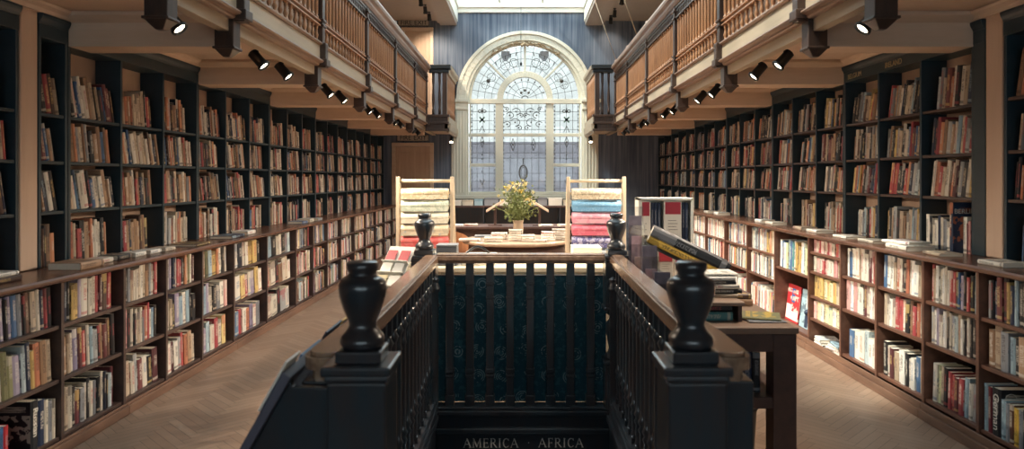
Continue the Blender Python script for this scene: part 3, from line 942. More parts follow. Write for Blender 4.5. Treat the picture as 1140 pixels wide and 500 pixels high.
def make_book(M4, t, h, w, c1, c2, label, group, seed=None, name='book', category='book'):
    seed = RB.random() if seed is None else seed
    vs, fs, uvs, pv, pf = book_geo(t, h, w)
    me = bpy.data.meshes.new('book_cover'); me.from_pydata(vs, [], fs)
    fill_attrs(me, uvs, [c1]*len(fs), [c2]*len(fs), [seed]*len(fs))
    me.materials.append(M['book'])
    o = bpy.data.objects.new(name, me); COL.objects.link(o)
    o.matrix_world = M4
    tag(o, label, category, group)
    mp = bpy.data.meshes.new('page_block'); mp.from_pydata(pv, [], pf); mp.materials.append(M['page'])
    p = bpy.data.objects.new('page_block', mp); COL.objects.link(p); p.parent = o
    return o

REST = []      # (matrix, t, h, w, c1, c2, seed) of the books past the 300 that show largest
def standing(s, y, zs, x, t, th):
    """matrix of a book on a long-wall shelf: near bottom edge at y, spine at |X| = x, leaning th towards the near end"""
    if s < 0:
        return Matrix.Translation((-x, y, zs)) @ Matrix.Rotation(PI/2, 4, 'Z') @ Matrix.Rotation(-th, 4, 'Y')
    return Matrix.Translation((x, y+t*math.cos(th), zs+t*math.sin(th))) @ Matrix.Rotation(-PI/2, 4, 'Z') @ Matrix.Rotation(th, 4, 'Y')

CAND = []
def fill(s, y0, y1, zs, clear, x, seq, where, tier, bay, lean=0, hr=(.19, .25), wr=(.12, .17), tr=(.018, .04), full=1.0, group='', jit=.3, start=0.0):
    """seq: colours from the near end to the far end of the compartment (a string), or a weighted palette in brackets"""
    rnd = RB
    W = y1-y0-.006
    y = y0+.003
    hmax = clear-.012
    books = []
    if seq.startswith('['):
        pal = seq[1:]
        tot = 0
        while tot < W*full:
            t = rnd.uniform(*tr); tot += t
            books.append((rnd.choice(pal), t))
        books.pop()
    else:
        ws = [rnd.uniform(1-jit, 1+jit) * (1.6 if ch.isupper() else 1) for ch in seq]
        tot = sum(ws)
        books = [(ch.lower(), W*full*w/tot) for ch, w in zip(seq, ws)]
    if not books: return
    hs = [min(hmax, rnd.uniform(*hr)) for _ in books]
    if lean:
        y += min(W*.5, hs[0]*math.sin(lean))
        room = y1-.003-y
        need = sum(t for _, t in books)/math.cos(lean)
        while need > room and len(books) > 1:
            need -= books[-1][1]/math.cos(lean); books.pop()
        if need > room: return
    y += start*W
    for i, (ch, t) in enumerate(books):
        h = hs[i]
        while h*math.cos(lean)+t*math.sin(lean) > hmax: h *= .96
        if y+t/math.cos(lean) > y1-.002: break
        w = rnd.uniform(*wr)
        dx = rnd.uniform(0, .014)
        M4 = standing(s, y, zs+.0006, x+dx, t-.0009, lean)
        c1, c2 = book_cols(ch)
        CAND.append(dict(M=M4, t=t-.0009, h=h, w=w, c1=c1, c2=c2, seed=rnd.random(), ch=ch, s=s, row=where, tier=tier, bay=bay, i=i, y=y, z=zs, x=x, group=group))
        y += t/math.cos(lean)

# colours read off the photograph for the compartments that show largest (near to far, top row first)
LEFT_SEQ = {
 1: ['oknkpkpbgkdewnrkg', 'dkcwvvpsnyoceg', 'srggmkkgwgk'],
 2: ['mknkyypWwwrmDrr', 'ecewpmrwsgkcmdkw', 'kwewkmgwkwgkwnksm'],
 3: ['ywkgewwewecgwr', 'rrikwkwewgorwsk', 'wewgmwkmr'],
 4: ['wmgpnwrrkoevwm', 'wwekpswskkn', 'kwmwgrocek'],
 5: ['dcvsYowkwk', 'wspwkgwie', 'wpswrwyw'],
 6: ['kwnwwyykr', 'rwyrwpywe', 'wbrwopwgw'],
 7: ['nskwwkgsw', 'rewkcwewk', 'wwkgwe'],
}
RIGHT_SEQ = {      # written far to near as they read in the photograph; reversed below
 1: ['gknmkynskkedeker', 'cegskcwrke', 'smkgsoygk'],
 2: ['wrehwhwwrrkbpkrksg', 'whpwhkwwsehkwkkhw', 'hwlekrrmrswgk'],
 3: ['sbhheowkowhhek', 'hewhwrrhkcrowk', 'kwmehhkwhbek'],
 4: ['hbhhehwmwrh', 'ihiwhmwhwh', 'sbhhshws'],
}
PAL_L = '[wwwwekkknnbrmoydcgspvei'
PAL_LD = '[wwweekkkmnbrcoydgdd'
PAL_R = '[hhhhhwwwwwersbkgioyn'
PAL_U = '[wwwweeekkkkdddcccrrmnnboogew'
PAL_UR = '[wwweeekkkknnccdrrmobgsyogk'
for s, K in ((-1, LK), (1, RK)):
    Y = [2.028*k for k in K]
    SEQ = LEFT_SEQ if s < 0 else RIGHT_SEQ
    gl = 'books on the low shelves, ' + SIDE[s]
    for b in range(len(Y)-1):
        y0, y1 = Y[b]+.0135, Y[b+1]-.0135
        rows = low_rows(s, b)
        tops = rows[1:]+[LEDGE[s]-.037+SHT]
        nm = ['bottom shelf', 'middle shelf', 'top shelf'] if len(rows) == 3 else (['lower opening', 'top shelf'] if len(rows) == 2 else ['bottom shelf', 'second shelf', 'third shelf', 'fourth shelf', 'top shelf'])
        for r, z in enumerate(rows):
            clear = tops[r]-SHT-z
            if (s, b) == (1, 5):
                if r == 0: continue
                seq = {4: 'iwriwriwrwi', 3: 'wiwriwwiew', 2: 'yyylylyeh', 1: 'ilhllhlh'}[r]
                fill(s, y0, y1, z, clear, XL+.03, seq[::-1], nm[r], 'low', b, 0, (clear*.8, clear*.92), (.11, .14), group=gl, jit=.15, full=.97)
                continue
            if (s, b) == (1, 6):
                if r == 0: continue
                fill(s, y0, y1, z, clear, XL+.03, 'hbhlsbthyyhslwb'[::-1], nm[r], 'low', b, .05, (.24, .29), (.15, .18), group=gl, full=.96)
                continue
            sq = SEQ.get(b)
            if s < 0:
                if (b, r) == (1, 0): continue                # set out by hand below
                lean = RB.choice([0, .03, .06, .09]) if b > 0 else 0
                seq = sq[2-r] if sq else PAL_L
                hr = (.20, .265)
                if (b, r) == (1, 0): hr = (.16, .2)
                full = .96 if not sq else (.90 if r else .93)
                if b in (2,): lean = 0.05 if r == 1 else 0.0
                fill(s, y0, y1, z, clear, XL+.03, seq, nm[r], 'low', b, lean, hr, (.13, .18), (.02, .042), full if not lean else 1.0, gl)
            else:
                if (b, r) == (1, 0): continue                # language courses, set out by hand below
                lean = RB.choice([0, 0, .02, .04]) if b > 1 else 0
                seq = sq[2-r][::-1] if sq else PAL_R
                fill(s, y0, y1, z, clear, XL+.03, seq, nm[r], 'low', b, lean, (.195, .255), (.13, .18), (.016, .036), .97 if not lean else 1.0, gl)
    gu = 'books on the upper shelves, ' + SIDE[s]
    for bi, (y0, y1, mi) in enumerate(UPBAYS[s]):
        zr = [LEDGE[s]+.001]+UPROWS[s]
        tp = UPROWS[s]+[2.5]
        for r, z in enumerate(zr):
            clear = tp[r]-.02-z
            nmr = ['worktop row', 'lower shelf', 'middle shelf', 'top shelf'][r]
            lean = RB.uniform(.0, .08) if r == 0 else RB.uniform(.09, .24)
            pal = PAL_U if s < 0 else PAL_UR
            full = RB.uniform(.72, .95)
            st = 0
            if (s, bi) == (1, 2) and r == 0: continue       # worktop row beside the pier is set out by hand below
            fill(s, y0, y1, z, min(clear, .33), XU+.02, pal, nmr, 'upper', bi, lean, (.21, .29) if r == 3 else (.20, .275), (.11, .148), (.018, .05), full, gu)

# every unshelved or lettered book is placed by hand and is always a thing
HAND = 0
def flat_book(label, cx, cy, z, t, h, w, rot, ch, group, ch2=None, tiltm=None):
    """a book lying flat: spine faces the direction rot+180"""
    global HAND
    HAND += 1
    A = Vector((math.cos(rot), math.sin(rot), 0)); B = Vector((-math.sin(rot), math.cos(rot), 0))
    m = Matrix(((0, A.x, B.x, 0), (0, A.y, B.y, 0), (1, 0, 0, 0), (0, 0, 0, 1)))
    o = Vector((cx, cy, z))-A*w/2-B*h/2
    M4 = Matrix.Translation(o) @ m
    if tiltm is not None: M4 = tiltm @ M4
    c1, c2 = book_cols(ch)
    if ch2: c2 = lin(HEX[ch2][0])
    return make_book(M4, t, h, w, c1, c2, label, group)
def stand_book(label, M4, t, h, w, ch, ch2, group, seed=.3):
    global HAND
    HAND += 1
    return make_book(M4, t, h, w, lin(HEX[ch][0]), lin(HEX[ch2][0]), label, group, seed)

# --- flat books along the worktops
gw = 'flat books on the worktop, '
ZL, ZR = LEDGE[-1]+.0008, LEDGE[1]+.0008
W_L = [  # y, x, t, h(along the shelf), w, colour, extra words
 (3.70, 2.78, .03, .20, .15, 'd', 'brown book under a white one beside the pier'), 
 (4.32, 2.74, .042, .24, .20, 'c', 'thick orange-brown book lying flat just past the pier'),
 (4.58, 2.77, .030, .15, .13, 'w', 'small cream book lying flat past the thick orange-brown one'),
 (4.78, 2.77, .034, .18, .14, 'k', 'black book lying flat, second past the thick orange-brown one'),
 (4.97, 2.76, .030, .15, .13, 'h', 'white book lying flat, third past the thick orange-brown one'),
 (5.16, 2.75, .028, .15, .13, 'h', 'white book lying flat, fourth past the thick orange-brown one'),
 (5.35, 2.74, .026, .15, .13, 'w', 'cream book lying flat, fifth past the thick orange-brown one'),
 (5.80, 2.74, .018, .30, .22, 'd', 'wide thin brown book lying flat on the worktop'),
 (6.55, 2.74, .024, .34, .20, 'n', 'wide navy book lying flat, farther along the worktop'),
 (6.95, 2.75, .036, .22, .16, 'h', 'white book lying flat after the wide navy one'),
 (8.60, 2.74, .03, .24, .18, 'b', 'blue book lying flat halfway along the worktop'),
 (8.90, 2.74, .04, .22, .17, 'w', 'cream book lying flat next to the blue one'),
 (9.25, 2.74, .03, .24, .18, 'g', 'grey book lying flat beyond the blue and cream ones'),
]
for (y, x, t, h, w, ch, lab) in W_L:
    flat_book(lab + ', fire exit side', -x, y, ZL, t, h, w, PI+RB.uniform(-.06, .06), ch, gw+SIDE[-1])
flat_book('small white book on top of a brown one beside the pier, fire exit side', -2.78, 3.70, ZL+.031, .022, .18, .13, PI, 'h', gw+SIDE[-1])
W_R = [
 (3.98, 2.74, .026, .20, .16, 'h', 'white book lying flat at the foot of the pier'),
 (4.52, 2.72, .020, .20, .15, 'e', 'beige book lying flat just past the pier'),
 (4.90, 2.72, .034, .28, .20, 'w', 'thick cream book lying flat under a white one'),
 (5.42, 2.74, .024, .22, .16, 'w', 'cream book lying flat, second past the stacked pair'),
 (5.85, 2.74, .020, .24, .17, 'w', 'thin cream book lying flat, third past the stacked pair'),
 (6.45, 2.75, .026, .22, .16, 'h', 'white book lying flat by the fourth low bay'),
 (6.78, 2.75, .030, .20, .16, 'e', 'beige book lying flat by the special small shelves'),
 (7.55, 2.75, .030, .22, .16, 'w', 'cream book lying flat above the tall opening'),
 (7.90, 2.75, .034, .20, .16, 'h', 'white book lying flat beyond the tall opening'),
 (9.60, 2.75, .034, .26, .17, 'h', 'white book lying flat far along the worktop'),
 (10.1, 2.75, .030, .22, .17, 'w', 'cream book lying flat farthest along the worktop'),
]
for (y, x, t, h, w, ch, lab) in W_R:
    lab = lab.replace('farthest along', 'at the far end of')
    flat_book(lab + ', desk side', x, y, ZR, t, h, w, RB.uniform(-.06, .06), ch, gw+SIDE[1])
flat_book('white book slanting on top of the thick cream one, desk side worktop', 2.73, 4.97, ZR+.0352, .020, .26, .18, .22, 'h', gw+SIDE[1])

# --- lettered and display books
def cover_lettering(o, txt, size, mat, x, y, z, vertical=False, name='title_lettering', face='spine', t=0):
    """raised-ink title in the book's own frame; spine lies at y = 0 looking towards -y, front board at x = 0 looking towards -x, back board at x = t"""
    if face == 'spine': m = Matrix(((1,0,0,x),(0,0,-1,y),(0,1,0,z),(0,0,0,1)))
    elif face == 'low': m = Matrix(((0,0,-1,x),(-1,0,0,y),(0,1,0,z),(0,0,0,1)))
    else: m = Matrix(((0,0,1,x),(1,0,0,y),(0,1,0,z),(0,0,0,1)))
    if vertical: m = m @ Matrix.Rotation(-PI/2, 4, 'Z')
    me = text_mesh(txt, size, .0004)
    me.transform(m); me.materials.append(M[mat] if isinstance(mat, str) else mat)
    q = bpy.data.objects.new(name, me); COL.objects.link(q); q.parent = o
    return q
# worktop row beside the pier, desk side: slim pale spines then the tall BERLIN book and two white ones in front of it
yb = UPBAYS[1][2][0] if False else 4.56
row = [('w', .030, .235), ('m', .024, .22), ('h', .032, .23)]
y = 4.575
hand_row = []
for j, (ch, t, h) in enumerate([('i', .020, .215), ('m', .016, .20), ('h', .040, .24)]):
    stand_book(['slim pink book standing by the pier, desk side worktop', 'slim maroon book standing by the pier, desk side worktop', 'white book standing in front of the tall navy city guide'][j],
               standing(1, y, ZR, XU+.0, t-.001, 0), t-.001, h, .15, ch, 'k', 'books in the worktop row by the pier'); y += t
bt = .034
bo = stand_book('tall navy book titled BERLIN on the worktop, white lettering, city photograph on its cover', standing(1, y, ZR, 2.862, bt, 0), bt, .335, .235, 'n', 'o', 'books in the worktop row by the pier', .11)
cover_lettering(bo, 'BERLIN', .045, 'white', bt+.001, .085, .275, face='high', t=bt)
cover_lettering(bo, 'BERLIN', .026, 'white', bt/2, -.001, .21, True)
y += bt+.002
for j, ch in enumerate('hwknhgwnhwkh'):
    t = .034+.008*((j*7) % 3-1)
    stand_book('%s book standing on the worktop, %s past the tall BERLIN book' % (CN[ch], ORD[j]), standing(1, y, ZR, XU+.012, t-.001, 0), t-.001, .20+.012*((j*5) % 4), .15, ch, 'k' if ch != 'k' else 'w', 'books in the worktop row by the pier', .1*j+.05)
    y += t
    if y > 5.08: break
# bottom shelf beside the near end, desk side: language courses in slipcases
y = 2.028*1.969-.020
gz = .1306
for j, (ch, t, h, w, lab) in enumerate([
    ('s', .034, .262, .17, 'pale blue course book against the upright, bottom shelf near end'),
    ('m', .034, .255, .17, 'maroon course book between the pale blue and the black German one'),
    ('k', .072, .262, .20, 'thick black box titled German in white down its spine'),
    ('s', .036, .215, .15, 'pale blue book just in front of the black German box'),
    ('g', .030, .205, .15, 'grey book second in front of the black German box'),
    ('d', .034, .21, .15, 'brown book third in front of the black German box'),
    ('y', .036, .20, .15, 'yellow book fourth in front of the black German box'),
    ('g', .030, .20, .15, 'grey book fifth in front of the black German box'),
    ('k', .040, .21, .15, 'black book sixth in front of the black German box')]):
    o = stand_book(lab, standing(1, y-t, gz, XL+.022, t-.001, 0), t-.001, h, w, ch, 'w' if ch in 'kmd' else 'k', 'language books on the bottom shelf, desk side', .23 if ch == 'k' and t > .06 else .1*j)
    if t > .06:
        cover_lettering(o, 'German', .062, 'white', t/2, -.001, h*.5, True)
        for k in range(4):                                  # pale rings printed on the board
            rg_ = MB().tube([(t-.0005, .06+.03*math.cos(a*PI/8), .05+k*.055+.024*math.sin(a*PI/8)) for a in range(16)], .0018, 5, True)
            q = bpy.data.objects.new('printed_ring', rg_.mesh('printed_ring', 'letter')); COL.objects.link(q); q.parent = o
    y -= t
# bottom shelf at the near end, fire exit side
y = 2.028*1.66+.10
for j, (ch, t, h, w, lab) in enumerate([
    ('s', .05, .19, .15, 'pale blue book nearest the near end of the bottom shelf, fire exit side'.replace('nearest', 'at')),
    ('b', .04, .20, .15, 'blue book on the bottom shelf two places before the Russian box, fire exit side'),
    ('r', .034, .20, .21, 'red spined grey course book before the Russian box, bottom shelf, fire exit side'),
    ('k', .060, .262, .20, 'thick black box titled Russian in white down its spine'),
    ('n', .05, .25, .15, 'navy book just past the black Russian box, bottom shelf'),
    ('w', .030, .235, .15, 'cream book second past the black Russian box, bottom shelf'),
    ('g', .034, .22, .15, 'grey book third past the black Russian box, bottom shelf'),
    ('w', .026, .22, .15, 'cream book fourth past the black Russian box, bottom shelf')]):
    if ch == 'k': y = 3.752
    o = stand_book(lab, standing(-1, y, .0906, XL+.022, t-.001, 0), t-.001, h, w, ch, 'g' if ch in 'r' else ('w' if ch in 'kn' else 'k'), 'books on the bottom shelf by the Russian box, fire exit side', .13+.07*j)
    if ch == 'k': cover_lettering(o, 'Russian', .052, 'white', t/2, -.001, h*.55, True)
    y += t
# two big display books facing out in the tall opening, desk side
for j, (yy, ch, ch2, txt, tm, lab) in enumerate([
    (6.86, 'r', 'h', 'E', 'blue_ink', 'large orange-red display book with a blue letter E, facing out in the tall opening'),
    (6.50, 's', 'n', 'P', 'white', 'large pale blue display book with a dark figure, facing out in the tall opening')]):
    tilt = Matrix.Translation((2.70, yy, .1215)) @ Matrix.Translation((0, 0, .003)) @ Matrix.Rotation(.12, 4, 'Y')
    o = stand_book(lab, tilt, .02, .36, .31, ch, ch2, 'display books facing out', .35+.3*j)
    mt = plain('blue_ink', lin('#2f5f9a'), .5) if tm == 'blue_ink' else M['white']
    cover_lettering(o, txt, .20, mt, -.0008, .155, .25, face='low')
    q = MB()
    if j == 0: q.box(-.0012, 0, .01, .30, .02, .10); q.box(-.0012, 0, .18, .30, .10, .16)
    else: q.box(-.0012, 0, .12, .19, .01, .13); q.ball((-.0006, .155, .155), .03, 8, 5); q.box(-.0012, 0, .03, .08, .02, .12)
    qq = bpy.data.objects.new('cover_picture', q.mesh('cover_picture', plain('cover_print', lin('#e8e4da') if j == 0 else lin('#27364d'), .5))); COL.objects.link(qq); qq.parent = o
# loose stack at the bottom of the small shelves
for j in range(4):
    flat_book(['lowest', 'second', 'third', 'topmost'][j] + ' book of the flat heap under the small shelves, desk side', XL+.115, 5.885+.01*((j*3) % 4-1), .0756+.0205*j+.0003*j, .020, .24, .17, .15*((j*2) % 3-1), 'whws'[j], 'flat heap under the small shelves')
    if j < 3: flat_book(['lowest', 'middle', 'topmost'][j] + ' book of the second flat heap under the small shelves, desk side', XL+.115, 6.20+.008*j, .0756+.0205*j+.0003*j, .020, .18, .17, -.08*j, 'hwh'[j], 'flat heap under the small shelves')
# ================================================================= STAIRWELL BALUSTRADE
RZ = 1.042
def newel(x, y, T, cw=.192):
    """square newel with a turned waist, a cap and an urn finial, part of its balustrade"""
    t = obj('newel_post', MB().cbox(x, y, .69, .99, .165).cbox(x, y, .665, .69, .185), 'stair', T, bevel=.008)
    obj('base_block', MB().cbox(x, y, .001, .30, .165).cbox(x, y, .30, .33, .185), 'stair', t, bevel=.008)
    s = MB().lathe([(.075, .331), (.082, .35), (.06, .375), (.05, .40), (.062, .46), (.074, .52), (.07, .57), (.05, .60), (.046, .62), (.07, .635), (.07, .65), (.055, .664)], x, y, 20)
    obj('turned_shaft', s, 'stair', t)
    c = MB(); c.cbox(x, y, .99, 1.008, min(.175, cw)); c.cbox(x, y, 1.008, 1.035, cw)
    obj('cap', c, 'stair', t, bevel=.007)
    z = 1.035
    f = MB()
    f.cbox(x, y, z, z+.035, .128)
    obj('finial_plinth', f, 'stair', t, bevel=.006)
    pr = [(.056, .035), (.062, .045), (.064, .056), (.060, .068), (.048, .080), (.041, .092), (.038, .102), (.041, .114), (.049, .132), (.058, .156), (.065, .180), (.068, .202), (.067, .216), (.061, .227), (.048, .234),
          (.040, .240), (.038, .248), (.043, .254), (.045, .262), (.045, .274), (.037, .280), (.002, .281)]
    obj('finial', MB().lathe([(r, z+q) for r, q in pr], x, y, 28), 'stair', t)
NX = {-1: -.452, 1: .485}
FX = {-1: -.655, 1: .648}

def sq_bal(mb, x, y, r, n=10, z0=.076, z1=.955):
    """turned baluster with square foot and head"""
    mb.cbox(x, y, z0, .105, r*2.0); mb.cbox(x, y, .86, z1, r*2.0)
    mb.lathe([(r*.9, .105), (r*1.15, .125), (r*.75, .145), (r*.95, .18), (r*.8, .225), (r*1.35, .245), (r*.8, .262), (r*1.45, .285), (r*.85, .305), (r*.72, .34), (r*.72, .72),
              (r*1.05, .735), (r*.72, .752), (r*.8, .80), (r*1.5, .825), (r*.8, .845), (r*.9, .86)], x, y, n)
for s in (-1, 1):
    xr = {-1: (-.575, -.60), 1: (.615, .64)}[s]     # rail centre at the near and far ends
    T = thing('stair_balustrade', 'dark turned balustrade down the stairwell on the ' + ('fire exit side, under a bullnosed rail' if s < 0 else 'desk side, under a bullnosed rail'), 'balustrade', (xr[1], 3.4, 0), 'stair balustrades')
    newel(NX[s], 2.0, T); newel(FX[s], 4.76, T, .165)
    r = MB()
    # moulded handrail with a rounded turnout at the near end
    hw = .047
    x0, x1 = xr
    xo = x0+s*.012
    out = [(x1-s*hw, 4.67), (x1+s*hw, 4.67), (x0+s*(hw+.005), 2.9), (xo+s*(hw+.005), 2.35)]
    for a in range(0, 10):
        t = a/9*PI
        out.append((xo-s*.012+s*math.cos(t)*(hw+.017), 2.08-math.sin(t)*.055))
    out += [(x0-s*hw, 2.35), (x0-s*hw, 2.9)]
    def ins(poly, k):
        cx = sum(p[0] for p in poly)/len(poly)
        return poly
    r.prism(out, 'z', RZ-.050, RZ-.012)
    top = [(x+(0.012 if x < (x0+x1)/2 else -.012), y+(.012 if y < 2.3 else 0)) for x, y in out]
    r.prism(top, 'z', RZ-.012, RZ)
    bot = [(x+(0.016 if x < (x0+x1)/2 else -.016), y+(.02 if y < 2.3 else 0)) for x, y in out]
    r.prism(bot, 'z', RZ-.085, RZ-.05)
    obj('handrail', r, 'rail', T, bevel=.009)
    px_ = xo-s*.0
    q = MB().cbox(px_, 2.115, .001, .30, .115).lathe([(.05, .30), (.056, .32), (.04, .345), (.038, .36), (.048, .42), (.052, .47), (.04, .56), (.036, .62), (.052, .64), (.05, .66)], px_, 2.115, 16).cbox(px_, 2.115, .66, .955, .115)
    obj('rail_post', q, 'stair', T, bevel=.006)
    n = 18
    for k in range(n):
        y = 2.26+(4.60-2.26)*k/(n-1)
        x = x0+(x1-x0)*(y-2.2)/2.4
        b = MB(); sq_bal(b, x, y, .017); obj('baluster', b, 'stair', T)
    q = MB()
    q.prism([(x0-.05, 2.18), (x0+.05, 2.18), (x1+.05, 4.66), (x1-.05, 4.66)], 'z', .0005, .055)
    q.prism([(x0-.035, 2.18), (x0+.035, 2.18), (x1+.035, 4.66), (x1-.035, 4.66)], 'z', .055, .075)
    obj('bottom_rail', q, 'stair', T, bevel=.008)
    q = MB()
    xa = {-1: HX0+.003, 1: HX1-.003}[s]
    q.box(xa, xa-s*.03, HY0+.1, 4.66, -.30, -.0); q.box(xa, xa-s*.05, HY0+.1, 4.66, -.06, -.02)
    obj('string_board', q, 'stair', T, bevel=.006)
    q = MB().cbox(x1-s*.03, 4.655, .0, .80, .04); q.lathe([(.03, .80), (.035, .82), (.02, .86), (.028, .88), (.001, .9)], x1-s*.03, 4.655, 10)
    obj('corner_baluster', q, 'stair', T, bevel=.003)

T = thing('end_balustrade', 'dark balustrade of eight stout balusters closing the far end of the stairwell', 'balustrade', (0, 4.76, 0))
r = MB(); r.box(-.571, .564, 4.71, 4.81, RZ-.012, RZ); r.box(-.571, .564, 4.70, 4.82, RZ-.045, RZ-.012); r.box(-.571, .564, 4.725, 4.80, RZ-.065, RZ-.045)
obj('handrail', r, 'rail', T, bevel=.006)
for k in range(8):
    x = (500.5+22.45*k-580)/F*4.74
    b = MB()
    b.cbox(x, 4.76, .015, .085, .064); b.cbox(x, 4.76, .085, .215, .05); b.cbox(x, 4.76, .205, .225, .058); b.cbox(x, 4.76, .235, .265, .06); b.cbox(x, 4.76, .225, .745, .050)
    b.cbox(x, 4.76, .735, .75, .056); b.cbox(x, 4.76, .75, .83, .05); b.cbox(x, 4.76, .83, .845, .058); b.cbox(x, 4.76, .845, RZ-.065, .054)
    obj('baluster', b, 'stair', T, bevel=.004)
q = MB(); q.box(-.571, .564, 4.70, 4.82, .0005, .015)
obj('bottom_rail', q, 'stair', T, bevel=.004)
q = MB().box(-.59, .59, 4.858, 4.868, .005, .872)
obj('patterned_panel', q, 'paisley', T)
q = MB().box(-.59, .59, 4.856, 4.870, .872, .882)
obj('panel_edging', q, 'stair', T)

# lettered board hanging under the far edge of the stairwell
T = thing('stair_sign', 'dark board lettered AMERICA and AFRICA under the far edge of the stairwell', 'sign', (0, 4.72, -.7))
b = MB()
b.box(HX0+.005, HX1-.005, 4.715, 4.74, -.70, -.0); 
b.box(HX0+.005, HX1-.005, 4.68, 4.715, -.035, -.006); b.box(HX0+.005, HX1-.005, 4.695, 4.715, -.055, -.035)
b.box(HX0+.005, HX1-.005, 4.69, 4.715, -.155, -.130); b.box(HX0+.005, HX1-.005, 4.70, 4.715, -.175, -.155)
obj('board', b, 'stair', T, bevel=.004)
b = MB()
b.box(HX0+.012, HX1-.012, 4.676, 4.715, -.008, .0); 
LET = {  # strokes on a 0..1 height: (x0,y0,x1,y1,weight)
 'A': (.86, [(.06,0,.42,1,.05),(.40,1,.80,0,.12),(.22,.36,.62,.36,.05),(-.02,.02,.16,.02,.04),(.64,.02,.90,.02,.04)]),
 'M': (1.04, [(.12,0,.16,1,.05),(.16,1,.52,.05,.12),(.50,.05,.86,1,.05),(.90,0,.86,1,.12),(.02,.02,.24,.02,.04),(.76,.02,1.04,.02,.04),(.06,.98,.2,.98,.04),(.84,.98,.98,.98,.04)]),
 'E': (.66, [(.16,0,.16,1,.12),(.06,.98,.58,.98,.05),(.06,.02,.60,.02,.05),(.16,.52,.50,.52,.05),(.58,.98,.58,.84,.05),(.60,.02,.62,.18,.05),(.50,.6,.50,.44,.05)]),
 'R': (.80, [(.16,0,.16,1,.12),(.06,.98,.42,.98,.05),(.42,.98,.56,.88,.08),(.56,.88,.58,.72,.12),(.58,.72,.50,.56,.1),(.50,.56,.16,.50,.05),(.36,.52,.72,.02,.12),(.06,.02,.28,.02,.04),(.66,.02,.82,.02,.04)]),
 'I': (.34, [(.17,0,.17,1,.12),(.06,.98,.28,.98,.04),(.06,.02,.28,.02,.04)]),
 'C': (.78, [(.68,.82,.54,.96,.06),(.54,.96,.36,.98,.06),(.36,.98,.18,.82,.1),(.18,.82,.12,.5,.13),(.12,.5,.18,.18,.12),(.18,.18,.36,.02,.08),(.36,.02,.56,.05,.06),(.56,.05,.70,.2,.05),(.68,.98,.68,.74,.05)]),
 'F': (.62, [(.16,0,.16,1,.12),(.06,.98,.56,.98,.05),(.16,.50,.48,.50,.05),(.56,.98,.56,.82,.05),(.48,.6,.48,.42,.05),(.06,.02,.28,.02,.04)]),
 '.': (.5, [(.2,.5,.3,.5,.1)]), ' ': (.6, [])}
def serif_text(txt, cx, zc, hgt, yy, sx=1.0):
    mb = MB()
    tot = sum(LET[c][0]+.12 for c in txt)*hgt*sx
    x = cx-tot/2
    for c in txt:
        w, st = LET[c]
        for (a, b_, c_, d_, wt) in st:
            dx, dz = (c_-a)*hgt*sx, (d_-b_)*hgt
            L = math.hypot(dx, dz); an = math.atan2(dz, dx)
            m = Matrix.Translation((x+a*hgt*sx, yy, zc-hgt/2+b_*hgt)) @ Matrix.Rotation(-an, 4, 'Y')
            mb.box(-.003*hgt, L+.003*hgt, -.0015, 0, -wt*hgt/2, wt*hgt/2, m)
        x += (w+.12)*hgt*sx
    return mb
lx = lambda px: (px-580)/F*4.715
obj('lettering', serif_text('AMERICA', lx(547), py2z(493)*0+H-(493.3-VY)/F*4.715, .061, 4.7148, 1.0), 'letter', T)
obj('lettering', serif_text('AFRICA', lx(625), H-(493-VY)/F*4.715, .061, 4.7148, 1.02), 'letter', T)
obj('lettering', serif_text('.', lx(589), H-(493-VY)/F*4.715, .05, 4.7148), 'letter', T)

# ---- stairs going down under the lettered board
st = MB()
for k in range(9):
    y = HY0+.30+k*.30
    st.box(HX0+.06, HX1-.06, y, y+.34, -.20*(k+1)-.04, -.20*(k+1)); st.box(HX0+.06, HX1-.06, y+.30, y+.32, -.20*(k+2), -.20*(k+1)-.04)
st.box(HX0+.06, HX1-.06, HY0+.005, HY0+.28, -.06, -.02)
st.box(HX0+.06, HX1-.06, HY0+.28, HY0+.30, -.20, -.06)
o = obj('staircase', st, 'stair'); tag(o, 'dark wooden stairs going down inside the railed stairwell', 'stairs')

# ================================================================= SLOPING LEAFLET RACK outside the rail, fire exit side
T = thing('leaflet_rack', 'dark sloping leaflet rack fixed outside the stair rail beside the newel', 'rack', (-.78, 2.3, 0))
m = MB()
poly = [(-.652, .985), (-.674, 1.005), (-.90, .60), (-.885, .585)]
m.prism(poly, 'y', 1.98, 2.95); obj('sloping_board', m, plain('grey_board', lin('#565461'), .5), T, bevel=.003)
for y in (2.0, 2.90):
    obj('side_panel', MB().prism([(-.655, .955), (-.660, .972), (-.880, .585), (-.880, .001), (-.548, .001), (-.548, .95)], 'y', y, y+.03) if y < 2.5 else MB().prism([(-.660, .955), (-.662, .968), (-.880, .585), (-.880, .001), (-.66, .001)], 'y', y, y+.03), 'stair', T, bevel=.003)
m = MB(); m.prism([(-.900, .60), (-.885, .585), (-.925, .610), (-.935, .63)], 'y', 1.98, 2.95); obj('front_lip', m, plain('blue_edge', lin('#6d8aa0'), .4), T, bevel=.002)
